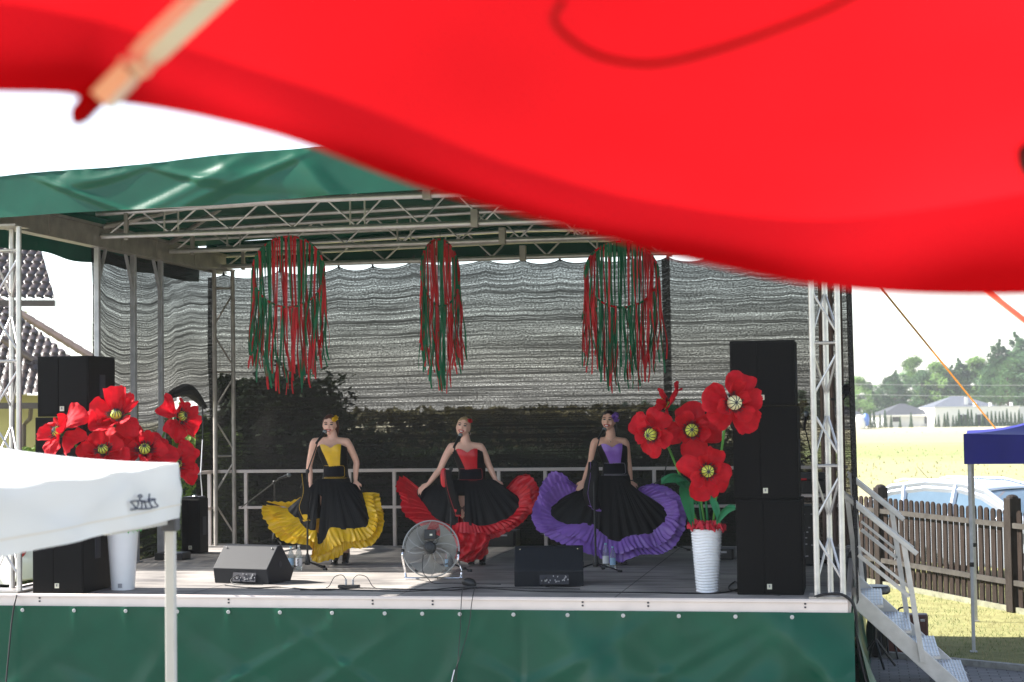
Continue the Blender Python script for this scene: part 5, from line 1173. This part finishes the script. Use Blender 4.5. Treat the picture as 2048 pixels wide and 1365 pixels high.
# keyboard table behind the right speakers
p = onz(1614, 1130); t = thing('mixing_table', 'cluttered mixing table with red and black gear behind the right loudspeakers', 'equipment table', (p.x, p.y, 1.1))
zt = K(1614, 990, (p-CP).dot(FW)).z; MB().box((p.x, p.y, zt), (.55, .45, .03)).build('table_top', railm, t)
MB().box((p.x, p.y, zt+.09), (.42, .35, .14)).build('mixer', blackp, t, bevel=.01); MB().box((p.x+.02, p.y-.03, zt+.2), (.38, .3, .07)).build('controller', mat('dark_controller', (.03, .03, .035)), t, bevel=.01)
b = MB(); rr = random.Random(6)
for i in range(30): b.box((p.x+rr.uniform(-.17, .18), p.y-.15, zt+.215+rr.uniform(-.02, .02)), (.014, .012, .012))
b.build('controls', mat('light_controls', (.5, .5, .5)), t); MB().box((p.x-.05, p.y-.185, zt+.17), (.14, .01, .02)).build('red_strip', redf, t)
b = MB()
for sx in (-.24, .24): b.beam((p.x+sx, p.y-.15, 1.1), (p.x+sx, p.y-.15, zt), .03, .03).beam((p.x+sx, p.y+.15, 1.1), (p.x+sx, p.y+.15, zt), .03, .03)
b.build('legs', galv, t); q = MB().box((p.x-.06, p.y, 1.42), (.30, .4, .62)); q.build('amplifier_rack', blackp, t, bevel=.01)
b = MB()
for i in range(26): b.box((p.x-.06+rr.uniform(-.13, .13), p.y-.205, 1.2+rr.uniform(0, .5)), (.02, .01, .012))
b.build('rack_sockets', MATS['steel_socket'], t)
tc_ = bpy.data.curves.new('stand_lettering', 'FONT'); tc_.body = 'DYNAMIC'; tc_.size = .075; tc_.extrude = .001; tc_.materials.append(mat('white_print', (.7, .7, .72)))
lm = K(1625, 1003, 17.55); lo = bpy.data.objects.new('stand_lettering', tc_); link(lo); lo.location = lm+V((0, -.02, 0)); lo.rotation_euler = (R(90), R(90), 0); me_ = bpy.data.meshes.new_from_object(lo.evaluated_get(bpy.context.evaluated_depsgraph_get())); l2 = bpy.data.objects.new('lettering', me_); link(l2); l2.location = lo.location; l2.rotation_euler = lo.rotation_euler; bpy.data.objects.remove(lo); lo = l2; tag(lo, 'small white lettering reading down the black stand pole behind the tower', 'lettering')
# round lamp on the right side of the tower
c = K(1693, 780, 17.2); t = thing('stage_lamp', 'round black lamp clamped outside the right end of the stage', 'lamp', c)
Ml = Matrix.Translation(c) @ Matrix.Rotation(R(90), 4, 'X') @ Matrix.Rotation(R(12), 4, 'Y')
MB().lathe([(.0, -.14), (.035, -.14), (.05, -.06), (.055, .05), (.05, .05), (.045, .0), (0, -.01)], n=20).xf(Ml).build('lamp_can', blackp, t, smooth=True)
MB().tube([c+V((0, 0, -.04)), c+V((-.03, 0, -.09)), c+V((-.15, .05, -.09))], .012, 6).build('bracket', blackm, t)
for z in (995, 862, 1035): pass

# ------------------------------------------------------------------ stairs
t = thing('stage_stairs', 'aluminium stairs with handrails leading down the right side of the stage', 'stairs', (8.6, 2.3, 0))
ya, yb = 1.45, 2.95; xt, zt_ = 8.02, 1.02; xb_, zb_ = 9.12, .0
for y in (ya, yb):
    MB().beam((xt, y, zt_), (xb_, y, zb_), .045, .15).build('stringer', alu, t, bevel=.004)
treadm = mat('ribbed_tread', (.56, .60, .66), .38, .6, .1, 20)
for k in range(4):
    f_ = (k+.75)/4.3; x = xt+(xb_-xt)*f_; z = zt_+(zb_-zt_)*f_+.06
    b = MB().box((x, (ya+yb)/2, z-.02), (.26, yb-ya-.06, .03)); o_ = b.build('tread', alu, t, bevel=.003)
    r_ = MB()
    for j in range(9): r_.box((x-.115+.029*j, (ya+yb)/2, z), (.014, yb-ya-.08, .012))
    for j in range(6): r_.box((x, ya+.1+(yb-ya-.2)*j/5, z+.007), (.25, .012, .004))
    r_.build('tread_ribs', treadm, o_)
sl = (zb_-zt_)/(xb_-xt)
for y, x0, x1, zr in ((ya-.05, 8.0, 8.66, 1.93), (yb+.05, 8.03, 8.58, 2.06)):
    h1 = MB().beam((x0, y, zr), (x1, y, zr+sl*(x1-x0)*.90), .05, .045).beam((x0-.01, y+.10, zr+.03), (x1-.03, y+.10, zr+.03+sl*(x1-x0-.02)*.90), .03, .03); h1.build('handrail', alu, t, bevel=.003)
    zm = zr-.46; MB().beam((x0+.12, y, zm-.1), (x1-.08, y, zm-.1+sl*(x1-x0-.2)*.9), .035, .035).beam((x0+.12, y+.06, zm-.02), (x1-.08, y+.06, zm-.02+sl*(x1-x0-.2)*.9), .025, .025).build('middle_rail', alu, t)
    MB().beam((x0+.03, y, zr-.02), (x0+.12, y, .98), .045, .03).build('baluster', alu, t); MB().beam((x1-.12, y, zr+sl*(x1-x0-.12)*.9), (x1+.03, y, zt_+sl*(x1+.03-xt)-.02), .05, .035).build('baluster', alu, t)
c = K(1748, 1180, 18.6); t = thing('round_stool', 'round black padded stool behind the stage stairs', 'stool', (c.x, c.y, 0))
MB().lathe([(0, -.04), (.15, -.04), (.17, -.02), (.17, .02), (.15, .045), (0, .05)], c, 28).build('seat', mat('black_leather', (.012, .012, .014), .35), t, smooth=True)
MB().tube([(c.x, c.y, c.z-.04), (c.x, c.y, .3)], .022, 8).build('pole', blackm, t)
for k in range(4):
    a = k*1.57+.4; MB().tube([(c.x, c.y, .32), (c.x+.22*math.cos(a), c.y+.22*math.sin(a), .02)], .014, 7).build('leg', blackm, t)
c = K(1712, 1150, 19.4); tag(MB().ell(c, (.12, .1, .3), nu=14, nv=10).build('black_bag', mat('bag_cloth', (.012, .012, .015), .7), smooth=True, loc=(c.x, c.y, c.z-.3)), 'dark upright bag standing between the stage side and the stool', 'bag')
# suitcase and case beneath the stairs
pc = onz(1815, 1310, 0); t = thing('suitcase', 'dark reddish-brown suitcase with a black handle standing behind the stairs', 'suitcase', pc)
brn = mat('brown_leather', (.075, .020, .014), .4, 0, .3, 12, bump=.2); zz = K(1815, 1228, (pc-CP).dot(FW)).z
MB().box((pc.x, pc.y, zz/2), (.46, .2, zz)).build('case_shell', brn, t, bevel=.02)
b = MB().tube(crom([V((pc.x-.09, pc.y, zz)), V((pc.x-.08, pc.y, zz+.055)), V((pc.x, pc.y, zz+.07)), V((pc.x+.06, pc.y, zz+.055)), V((pc.x+.07, pc.y, zz))], 4), .011, 7); b.build('handle', blackp, t, smooth=True)
b = MB(); b.box((pc.x-.17, pc.y-.1, zz-.06), (.05, .015, .03)).box((pc.x+.17, pc.y-.1, zz-.06), (.05, .015, .03)); b.build('latches', chrome, t)
pb = onz(1755, 1318, 0); t = thing('instrument_bag', 'rounded black instrument bag with folded legs next to the suitcase', 'bag', pb)
MB().ell(pb+V((0, .1, .26)), (.12, .10, .27), nu=18, nv=12).build('bag_body', MATS['black_boot'] if 'black_boot' in MATS else blackp, t, smooth=True)
for dx in (-.05, .0, .05): MB().tube([pb+V((dx+.1, 0, .32)), pb+V((dx*2+.12, -.1, .015))], .012, 6).build('leg', blackm, t)

# ------------------------------------------------------------------ picket fence
fa = onz(2030, 1225, 0); fb_ = onz(1765, 1172, 0); fd = (fb_-fa).normalized(); fn_ = V((-fd.y, fd.x, 0))
wood = mat('weathered_dark_wood', (.026, .018, .0145), .7, 0, .45, 5, bump=.6, bscale=30, stretch=(6, 6, .8), spec=.12); postm = mat('dark_post_wood', (.028, .022, .019), .6, 0, .35, 5, bump=.5, bscale=30, stretch=(6, 6, .8), spec=.12); railw = mat('grey_fence_rail', (.055, .05, .045), .7, 0, .3, 6, bump=.3, spec=.2)
side = -1 if (fa+fn_-CP).length < (fa-CP).length else 1   # +side = away from the viewer
L_ = (fb_-fa).length; t = thing('picket_fence', 'dark weathered picket fence with round-topped pickets in front of the silver car', 'fence', (fa+fb_)/2)
kk = 0
for seg in (-1, 0, 1, 2):
    o_ = fa+fd*L_*seg; H = 1.47
    MB().beam(o_, o_+V((0, 0, H+.05)), .17, .17, fd).ell(o_+V((0, 0, H+.05)), (.085, .085, .05), nu=12, nv=6).build('post', postm, t, bevel=.01)
    for z in (.40, 1.16):
        a = o_+fd*.1-fn_*side*.05; b_ = o_+fd*(L_-.1)-fn_*side*.05
        MB().beam(a+V((0, 0, z)), b_+V((0, 0, z)), .04, .07).build('rail', railw, t)
    n = 22; rr = random.Random(30+seg)
    for i in range(n):
        p = o_+fd*(.17+(L_-.34)*i/(n-1)); w2 = .055; h = 1.37+rr.uniform(-.012, .012); b = MB(); th = fn_*side*.011
        prof = [(-w2, .06), (w2, .06), (w2, h-.05)]+[(w2*math.cos(a), h-.05+.05*math.sin(a)) for a in (.5, 1.0, 1.57, 2.14, 2.64)]+[(-w2, h-.05)]
        ln_ = rr.uniform(-.006, .006); m2 = len(prof); vs = [p-th+fd*(x+ln_*z)+V((0, 0, z)) for x, z in prof]+[p+th+fd*(x+ln_*z)+V((0, 0, z)) for x, z in prof]
        b.add(vs, [tuple(range(m2)), tuple(range(2*m2-1, m2-1, -1))]+[(i_, i_+m2, (i_+1) % m2+m2, (i_+1) % m2) for i_ in range(m2)])
        b.build('picket', wood, t); kk += 1
MB().beam(fa-fd*3+V((0, 0, .03)), fb_+fd*3+V((0, 0, .03)), .09, .09).build('concrete_footing', mat('mossy_concrete', (.19, .19, .13), .9, 0, .3, 8), t)

# ------------------------------------------------------------------ car builder
def car(loc, rot, paint, label, plate=True):
    t = thing('parked_car', label, 'car', loc, None); M = Matrix.Translation(V(loc)) @ Matrix.Rotation(rot, 4, 'Z')
    Wb = .86 # half width; x forward
    side = [(-2.05, .35), (-2.1, .62), (-2.02, .90), (-1.86, 1.02), (-1.0, 1.04), (.2, 1.0), (.95, .95), (1.6, .84), (2.0, .70), (2.1, .5), (2.05, .3)]
    def sect(pts, hw_fn, b):
        k = len(pts); vs = []
        for sx in (-1, -.55, .55, 1):
            for x, z in pts: vs.append((x*(1-.03*(abs(sx) == 1)), sx*hw_fn(x, z), z+(.015 if abs(sx) < 1 else 0)))
        fs = []
        for s_ in range(3):
            for i in range(k-1): fs.append((s_*k+i, s_*k+i+1, (s_+1)*k+i+1, (s_+1)*k+i))
        fs.append(tuple(range(k))); fs.append(tuple(3*k+i for i in range(k-1, -1, -1))); fs += [(s_*k, (s_+1)*k, (s_+1)*k+k-1, s_*k+k-1) for s_ in range(3)]
        b.add(vs, fs)
    b = MB(); sect(side, lambda x, z: Wb*(1-.10*max(0, abs(x)-1.5)/.6), b); b.xf(M).build('body', paint, t, smooth=True, bevel=.03)
    cab = [(-1.98, .98), (-1.82, 1.25), (-1.45, 1.46), (-.8, 1.54), (-.1, 1.52), (.35, 1.42), (1.15, .95)]
    g = MB(); sect(cab, lambda x, z: Wb*(.97-.36*(z-.98)), g); g.xf(M).build('cabin', mat('tinted_car_glass', (.10, .16, .22), .06, 0, .1, 3), t, smooth=True)
    rf_ = MB(); rp = [(-1.80, 1.275), (-1.45, 1.475), (-.8, 1.56), (-.1, 1.54), (.32, 1.445)]
    def rfn(u, v):
        t_ = u*4; i = min(int(t_), 3); a = rp[i]; c_ = rp[i+1]; x = a[0]+(c_[0]-a[0])*(t_-i); z = a[1]+(c_[1]-a[1])*(t_-i); s_ = v*2-1
        return V((x, s_*Wb*(.985-.36*(z-.98)), z+.02*(1-s_*s_)))
    rf_.grid(rfn, 20, 8); rf_.xf(M).build('roof', paint, t, smooth=True, ang=180, thick=.02)
    pl = MB()
    for sy in (-1, 1):
        for pth in ([(-1.98, 1.0), (-1.81, 1.27)], [(-1.15, 1.03), (-1.2, 1.52)], [(-.25, 1.02), (-.22, 1.54)], [(.33, 1.44), (1.18, .97)], [(-1.81, 1.27), (-1.45, 1.475), (-.8, 1.555), (-.1, 1.535), (.33, 1.44)]):
            pl.tube([(x, sy*(Wb*(.98-.36*(z-.98))-.01), z) for x, z in pth], .05, 6)
        pl.tube([(x, sy*(Wb*(.985-.36*(z-.98))-.03), z-.07) for x, z in [(-1.86, 1.27), (-1.45, 1.45), (-.8, 1.53), (-.1, 1.51), (.28, 1.42), (.7, 1.22)]], .07, 6)
        pl.tube([(-1.45, sy*.60, 1.56), (-1.3, sy*.60, 1.60), (-.2, sy*.60, 1.60), (.1, sy*.6, 1.53)], .016, 6)
    pl.xf(M).build('pillars', paint, t, smooth=True)
    MB().tube([(-1.2, 0, 1.55), (-1.45, 0, 1.78)], .004, 4).xf(M).build('antenna', rubber, t)
    for x in (-1.3, 1.3):
        for sy in (-1, 1):
            wl = MB().lathe([(.0, -.09), (.30, -.09), (.32, -.06), (.32, .06), (.30, .09), (0, .09)], n=24).xf(M @ Matrix.Translation((x, sy*.80, .32)) @ Matrix.Rotation(R(90), 4, 'X')).build('wheel', rubber, t, smooth=True)
            MB().lathe([(0, -.10), (.2, -.10), (.2, .10), (0, .10)], n=18).xf(M @ Matrix.Translation((x, sy*.80, .32)) @ Matrix.Rotation(R(90), 4, 'X')).build('hubcap', galv, wl, smooth=True)
    for sy in (-1, 1):
        MB().ell((1.98, sy*.6, .72), (.1, .2, .08)).xf(M).build('headlight', mat('lamp_glass', (.7, .72, .75), .1), t, smooth=True); MB().ell((-2.02, sy*.68, .85), (.08, .12, .14)).xf(M).build('tail_light', mat('tail_red', (.4, .01, .01), .2), t, smooth=True)
        MB().ell((.75, sy*.98, 1.03), (.09, .09, .07)).xf(M).build('mirror', paint, t, smooth=True)
    return t
silver = mat('silver_blue_paint', (.55, .60, .68), .22, .45, .03, 2, coat=.6)
g_ = K(1975, 1010, 27.8); car((g_.x+.1, g_.y, 0), R(-38), silver, 'silver-blue hatchback parked behind the picket fence')
g_ = K(-6, 1120, 27.5); car((g_.x-.6, g_.y, 0), R(160), mat('white_car_paint', (.75, .76, .78), .25, 0, .03, 2, coat=.6), 'white car just visible below the tent edge behind the front left tower')

# ------------------------------------------------------------------ blue canopy
bp_ = onz(1947, 1305, 0); t = thing('canopy_tent', 'dark blue pop-up canopy with a grey pole on the grass at the right edge', 'canopy tent', bp_)
bluec = mat('royal_blue_fabric', (.012, .012, .22), .6, 0, .1, 4, transl=.12); W3 = 3.0; D3 = (bp_-CP).dot(FW); zt = K(1940, 868, D3).z; zb = K(1940, 929, D3).z; x0 = bp_.x-.05; y0 = bp_.y-.05
BR = Matrix.Rotation(R(-4), 3, 'Z'); Q = lambda dx, dy, z: V((x0, y0, 0))+BR @ V((dx, dy, 0))+V((0, 0, z)); apex = Q(W3/2, W3/2, zt+.42); cs = [Q(0, 0, zt), Q(W3, 0, zt), Q(W3, W3, zt), Q(0, W3, zt)]
b = MB()
for i in range(4):
    a, c = cs[i], cs[(i+1) % 4]
    b.grid(lambda u, v: a.lerp(c, u).lerp(apex, v)+V((0, 0, -.12*math.sin(math.pi*v)*(1-.3*v)-.03*math.sin(math.pi*u)*(1-v))), 14, 10)
b.build('canopy_roof', bluec, t, smooth=True, ang=50)
b = MB()
for i in range(4):
    a, c = cs[i], cs[(i+1) % 4]; b.grid(lambda u, v: a.lerp(c, u)+V((.006*math.sin(u*30), .006*math.sin(u*26), -.04*math.sin(math.pi*u)*(1-v)+(zb-zt)*v)), 24, 4)
b.build('valance', bluec, t, smooth=True, ang=50)
for i, (sx, sy) in enumerate(((0, 0), (1, 0), (1, 1), (0, 1))):
    x, y = Q(.05+(W3-.1)*sx, .05+(W3-.1)*sy, 0).xy; lg = MB().beam((x, y, 0), (x, y, zt-.02), .038, .038, (0, 1, 0)).build('leg', galv, t, bevel=.003); MB().box((x, y, .98), (.05, .05, .05)).build('clip', blackp, lg, bevel=.004); MB().box((x, y, .01), (.08, .08, .012)).build('foot', galv, lg)

# guy straps
orange = mat('orange_strap', (.85, .52, .16), .6, 0, .1, 8, transl=.5); pinko = mat('red_strap', (.70, .08, .03), .6, 0, .1, 8)
a = K(1700, 500, 17.2); b_ = K(1985, 850, 26); c = a+(b_-a)*1.36; tag(MB().beam(a, c, .024, .006).build('guy_strap', orange, loc=a), 'long orange guy strap running down from the stage roof over the field', 'strap')
a = K(1930, 548, 9.5); b_ = K(2060, 650, 9.0); c = a+(b_-a)*1.8; tag(MB().beam(a, c, .05, .006).build('guy_strap', pinko, loc=a), 'short red strap crossing the right frame edge beneath the parasol', 'strap')

# ------------------------------------------------------------------ white tent in the foreground
wt = mat('white_tent_fabric', (.80, .80, .80), .7, 0, .03, 2, bump=.15, bscale=4, transl=.25); DT = 8.2
cor = K(355, 926, DT); zt = cor.z; zb = K(355, 1036, DT).z; far = K(0, 964, DT*.73); far.z = zt
t = thing('canopy_tent', 'white pop-up canopy tent with a dark scribbled mark in the left foreground', 'canopy tent', (cor.x, cor.y, 0))
ex = (far-cor); ex.z = 0; ex = ex.normalized(); ey = V((-ex.y, ex.x, 0))
if ey.dot(FW) < 0: ey = -ey
W3 = 3.0; cs = [cor, cor+ex*W3, cor+ex*W3+ey*W3, cor+ey*W3]; apex = cor+ex*W3/2+ey*W3/2+V((0, 0, .33)); b = MB()
for i in range(4):
    a, c = cs[i], cs[(i+1) % 4]
    b.grid(lambda u, v: a.lerp(c, u).lerp(apex, v)+V((0, 0, -.08*math.sin(math.pi*v)*(1-v)-.02*math.sin(math.pi*u)*(1-v)+.006*math.sin(u*25)*(1-v))), 30, 14)
b.build('canopy_roof', wt, t, smooth=True, ang=50); b = MB(); vl = lambda i, u, v: cs[i].lerp(cs[(i+1) % 4], u)+V((0, 0, -.02*math.sin(math.pi*u)*(1-v)+(zb-zt)*v))-ey*(.004+.012*v+.012*math.sin(u*19+v*4)*v+.01*noise.noise(V((u*9, v*3, i))))
for i in range(4): b.grid(lambda u, v: vl(i, u, v), 60, 8)
vo = b.build('valance', wt, t, smooth=True, ang=50)
MB().grid(lambda u, v: vl(0, u, .74+.03*v)-ey*.004, 60, 2).build('hem_seam', mat('cream_hem', (.78, .72, .64), .8, 0, .03), vo, smooth=True, ang=180)
# handwritten mark on the valance
sb_ = MB()
def onval(px, py):
    d = ray(px, py); q = cor-ey*.03; k = (q-CP).dot(ey)/d.dot(ey); return CP+d*k
for pts in ([(261, 1004), (272, 1002), (285, 1002), (297, 1004), (310, 999)], [(262, 1006), (268, 1011), (272, 1017), (277, 1008), (275, 1003)], [(283, 1003), (284, 1010), (283, 1017)], [(276, 993), (280, 990), (284, 993), (280, 996), (277, 993)], [(279, 996), (280, 1001)], [(288, 1004), (291, 1010), (292, 1017)],
            [(299, 988), (298, 1000), (301, 1010), (305, 1014)], [(296, 1000), (304, 998), (311, 999)], [(309, 1000), (311, 1007), (316, 1012), (311, 1015), (303, 1015)], [(262, 1020), (275, 1018), (288, 1018), (303, 1017)]):
    sb_.tube(crom([onval(*p) for p in pts], 4), .0036, 5)
sb_.build('scribbled_mark', mat('navy_marker', (.02, .03, .07), .7), vo)
lg_ = mat('white_tent_leg', (.62, .60, .58), .45, .2, .06, 6); brk = mat('grey_tent_bracket', (.07, .07, .08), .5)
for i, (su, sv) in enumerate(((0, 0), (1, 0), (1, 1), (0, 1))):
    q = cor+ex*(.0+(W3-.03)*su)+ey*(.035+(W3-.07)*sv); q.z = 0
    l_ = MB().beam(q, V((q.x+.0, q.y, zb-.02)), .044, .044, ex).build('leg', lg_, t, bevel=.004); MB().beam(V((q.x, q.y, zb-.06)), V((q.x, q.y, zt-.03)), .075, .075, ex).build('corner_bracket', brk, t, bevel=.008)
b = MB(); h_ = zb+.05
for a, c in ((0, 1), (1, 2), (2, 3), (3, 0)):
    pa = cs[a].lerp(cs[c], .025)+(ey*.04 if a == 0 else V((0, 0, 0))); pc_ = cs[c].lerp(cs[a], .025)+(ey*.04 if a == 0 else V((0, 0, 0))); pa.z = pc_.z = h_; mid = (pa+pc_)/2; m1 = pa.lerp(mid, .5); m2 = pc_.lerp(mid, .5); up_ = V((0, 0, .15))
    b.beam(pa, m1+up_, .025, .03).beam(m1+up_, mid, .025, .03).beam(mid, m2+up_, .025, .03).beam(m2+up_, pc_, .025, .03)
    b.beam(pa+V((0, 0, .12)), m1-V((0, 0, .0)), .025, .03)
b.build('folding_frame', lg_, t)
MB().beam(cor+ex*.05+ey*.05+V((0, 0, zb-zt-.01)), cor+ex*.9+ey*.05+V((0, 0, zb-zt+.0)), .03, .035).build('cross_bar', lg_, t)

# ------------------------------------------------------------------ red parasol overhead
def red_mat(nm, tf, col):
    mt = bpy.data.materials.new(nm); mt.use_nodes = True; n = mt.node_tree; L = n.links; n.nodes.remove(n.nodes['Principled BSDF']); out = n.nodes['Material Output']
    d = n.nodes.new('ShaderNodeBsdfDiffuse'); tl = n.nodes.new('ShaderNodeBsdfTranslucent'); ms = n.nodes.new('ShaderNodeMixShader')
    for x in (d, tl): x.inputs[0].default_value = col
    nz = n.nodes.new('ShaderNodeTexNoise'); nz.inputs['Scale'].default_value = 1.6; nz.inputs['Detail'].default_value = 2; tcc = n.nodes.new('ShaderNodeTexCoord'); L.new(tcc.outputs['Object'], nz.inputs['Vector']); mr_ = n.nodes.new('ShaderNodeMapRange'); mr_.inputs[1].default_value = .3; mr_.inputs[2].default_value = .7; mr_.inputs[3].default_value = .78; mr_.inputs[4].default_value = 1.12; L.new(nz.outputs[0], mr_.inputs[0]); vs_ = n.nodes.new('ShaderNodeVectorMath'); vs_.operation = 'SCALE'; vs_.inputs[0].default_value = col[:3]; L.new(mr_.outputs[0], vs_.inputs['Scale']); L.new(vs_.outputs[0], d.inputs[0]); L.new(vs_.outputs[0], tl.inputs[0]); ms.inputs[0].default_value = tf; L.new(d.outputs[0], ms.inputs[1]); L.new(tl.outputs[0], ms.inputs[2]); L.new(ms.outputs[0], out.inputs[0]); return mt
redp = red_mat('red_parasol_fabric', .5, (.56, .009, .014, 1)); redv = red_mat('doubled_red_fabric', .32, (.44, .007, .013, 1))
E1 = [(-160, 2, 2.32), (0, 4, 2.3), (150, 32, 2.3), (240, 55, 2.3), (312, 76, 2.31), (380, 98, 2.33), (700, 205, 2.4), (1000, 322, 2.45), (1300, 402, 2.5), (1650, 440, 2.56), (2048, 388, 2.63), (2330, 330, 2.68)]
V1 = [(-160, 178, 2.34), (0, 180, 2.32), (135, 189, 2.32), (195, 212, 2.32), (245, 212, 2.33), (560, 270, 2.42), (860, 385, 2.46), (1170, 462, 2.5), (1400, 528, 2.54), (1650, 574, 2.58), (2048, 592, 2.65), (2330, 560, 2.7)]
Ep = [K(*p) for p in E1]; Vp = [K(*p) for p in V1]
def samp(P, key, n):
    C_ = crom(P, 8); xs = [i/(len(C_)-1) for i in range(len(C_))]; xx = [((q-CP).dot(RT)/(q-CP).dot(FW)) for q in C_]; out = []
    a, b_ = xx[0], xx[-1]
    for i in range(n+1):
        x = a+(b_-a)*i/n; j = 0
        while j < len(xx)-2 and xx[j+1] < x: j += 1
        f_ = (x-xx[j])/max(1e-6, xx[j+1]-xx[j]); out.append(C_[j].lerp(C_[j+1], max(0, min(1, f_))))
    return out
NS = 90; Es = samp(Ep, 0, NS); Vs_ = samp(Vp, 0, NS)
FH = V((FW.x, FW.y, 0)).normalized(); RH = V((FH.y, -FH.x, 0))
ap = CP+RH*1.0+FH*.45; ap.z = K(1000, 322, 2.45).z+.62
t = thing('parasol', 'large red market parasol hanging over the top of the view', 'parasol', (ap.x, ap.y, 0))
tipi = min(range(NS+1), key=lambda i: abs(((Es[i]-CP).dot(RT)/(Es[i]-CP).dot(FW))*FPX+1024-312))
def can(u, v):
    i = min(int(u*NS), NS-1); f_ = u*NS-i; e = Es[i].lerp(Es[i+1], f_)
    k = (u*NS-tipi)/(NS-tipi) if u*NS > tipi else -(tipi-u*NS)/NS*1.2
    sagk = .07*math.sin(math.pi*max(0, min(1, k)))*math.sin(math.pi*v) if k > 0 else .02*math.sin(math.pi*v)*min(1, -k*6)
    return e.lerp(ap, v)+V((0, 0, -sagk+.06*math.sin(math.pi*v)))
MB().grid(can, NS, 26).build('canopy_panel', redp, t, smooth=True, ang=180)
MB().grid(lambda u, v: (lambda i, f_: Es[i].lerp(Es[i+1], f_).lerp(Vs_[i].lerp(Vs_[i+1], f_), v)+FH*(.03*math.sin(math.pi*v)+.02*math.sin(u*26)*v))(min(int(u*NS), NS-1), u*NS-min(int(u*NS), NS-1)), 180, 10).build('valance', redv, t, smooth=True, ang=180)
# the panels behind and beside the viewer
A0 = Es[0]; A1 = Es[-1]; ring = [A1]
c2 = V((ap.x, ap.y, 0)); a1 = math.atan2(A1.y-ap.y, A1.x-ap.x); a0 = math.atan2(A0.y-ap.y, A0.x-ap.x)
if a0 > a1: a0 -= 2*math.pi
rad_ = 2.05
for k in range(1, 7):
    a = a1+(a0-a1)*k/7; ring.append(V((ap.x+rad_*math.cos(a), ap.y+rad_*math.sin(a), A0.z+.02)))
ring.append(A0); b = MB(); b2 = MB()
for a, c in zip(ring, ring[1:]):
    b.grid(lambda u, v: a.lerp(c, u).lerp(ap, v)+V((0, 0, -.05*math.sin(math.pi*u)*math.sin(math.pi*v))), 8, 8); b2.grid(lambda u, v: a.lerp(c, u)+V((0, 0, -.17*v)), 8, 2)
b.build('canopy_panel', redp, t, smooth=True, ang=60); b2.build('valance', redv, t, smooth=True, ang=60)
ribw = mat('cream_wood_rib', (.80, .72, .58), .55, 0, .06, 6)
tip = Es[tipi]; r_in = can(tipi/NS, .97)
P_ = [K(203, 203, 2.29), K(258, 145, 2.29), can(tipi/NS, .01)-V((0, 0, .012)), can(tipi/NS, .2)-V((0, 0, .018)), can(tipi/NS, .5)-V((0, 0, .02)), can(tipi/NS, .95)-V((0, 0, .02))]
Pc = crom(P_, 5); b = MB()
for a, c in zip(Pc, Pc[1:]): b.beam(a, c, .036, .026)
b.build('rib', mat('pale_rib', (.82, .84, .80), .5, 0, .04, 6), t)
for a in ring[:-1]: MB().beam(a-V((0, 0, .02)), ap-V((0, 0, .02)), .026, .022).build('rib', ribw, t)
# pocket that holds the rib end
c = K(170, 222, 2.32); MB().tube([K(215, 165, 2.31), K(187, 197, 2.31), K(158, 232, 2.32), K(149, 249, 2.32)], [.010, .016, .014, .005], 10).build('rib_pocket', redv, t, smooth=True)
def inv(px, py):
    best = None
    for a_ in range(40, 101):
        for b_ in range(2, 100):
            q = can(a_/100, b_/100); d = (q-CP).dot(FW)
            if d < .3: continue
            e = ((q-CP).dot(RT)/d*FPX+1024-px)**2+(682.5-(q-CP).dot(UP)/d*FPX-py)**2
            if best is None or e < best[0]: best = (e, q)
    return best[1]
sm = MB(); P_ = crom([inv(*q) for q in ((1060, -60), (1110, 25), (1180, 88), (1290, 120), (1430, 98), (1580, 45), (1690, -5), (1760, -60))], 8); sm.tube([p-V((0, 0, .005)) for p in P_], .004, 5); sm.build('vent_shadow', mat('vent_shadow_red', (.42, .006, .010), .8, transl=.4), t)  # dark red line drawn as the top vent flap's shadow through the fabric
MB().ell(K(2066, 312, 2.45), (.022, .03, .035)).build('rib_cap', ink, t, smooth=True)
MB().tube([(ap.x, ap.y, 0), (ap.x, ap.y, ap.z+.08)], .028, 14).build('pole', ribw, t, smooth=True)

# ------------------------------------------------------------------ haze over the fields
hz_ = bpy.data.materials.new('pale_haze'); hz_.use_nodes = True; n = hz_.node_tree; n.nodes.remove(n.nodes['Principled BSDF'])
pv = n.nodes.new('ShaderNodeVolumePrincipled'); pv.inputs['Color'].default_value = (.93, .96, 1, 1); pv.inputs['Density'].default_value = .0004; pv.inputs['Anisotropy'].default_value = .2
n.links.new(pv.outputs[0], n.nodes['Material Output'].inputs['Volume'])
struct(MB().box((50, 690, 13), (1840, 1520, 28.5)).build('haze', hz_), 'stuff')
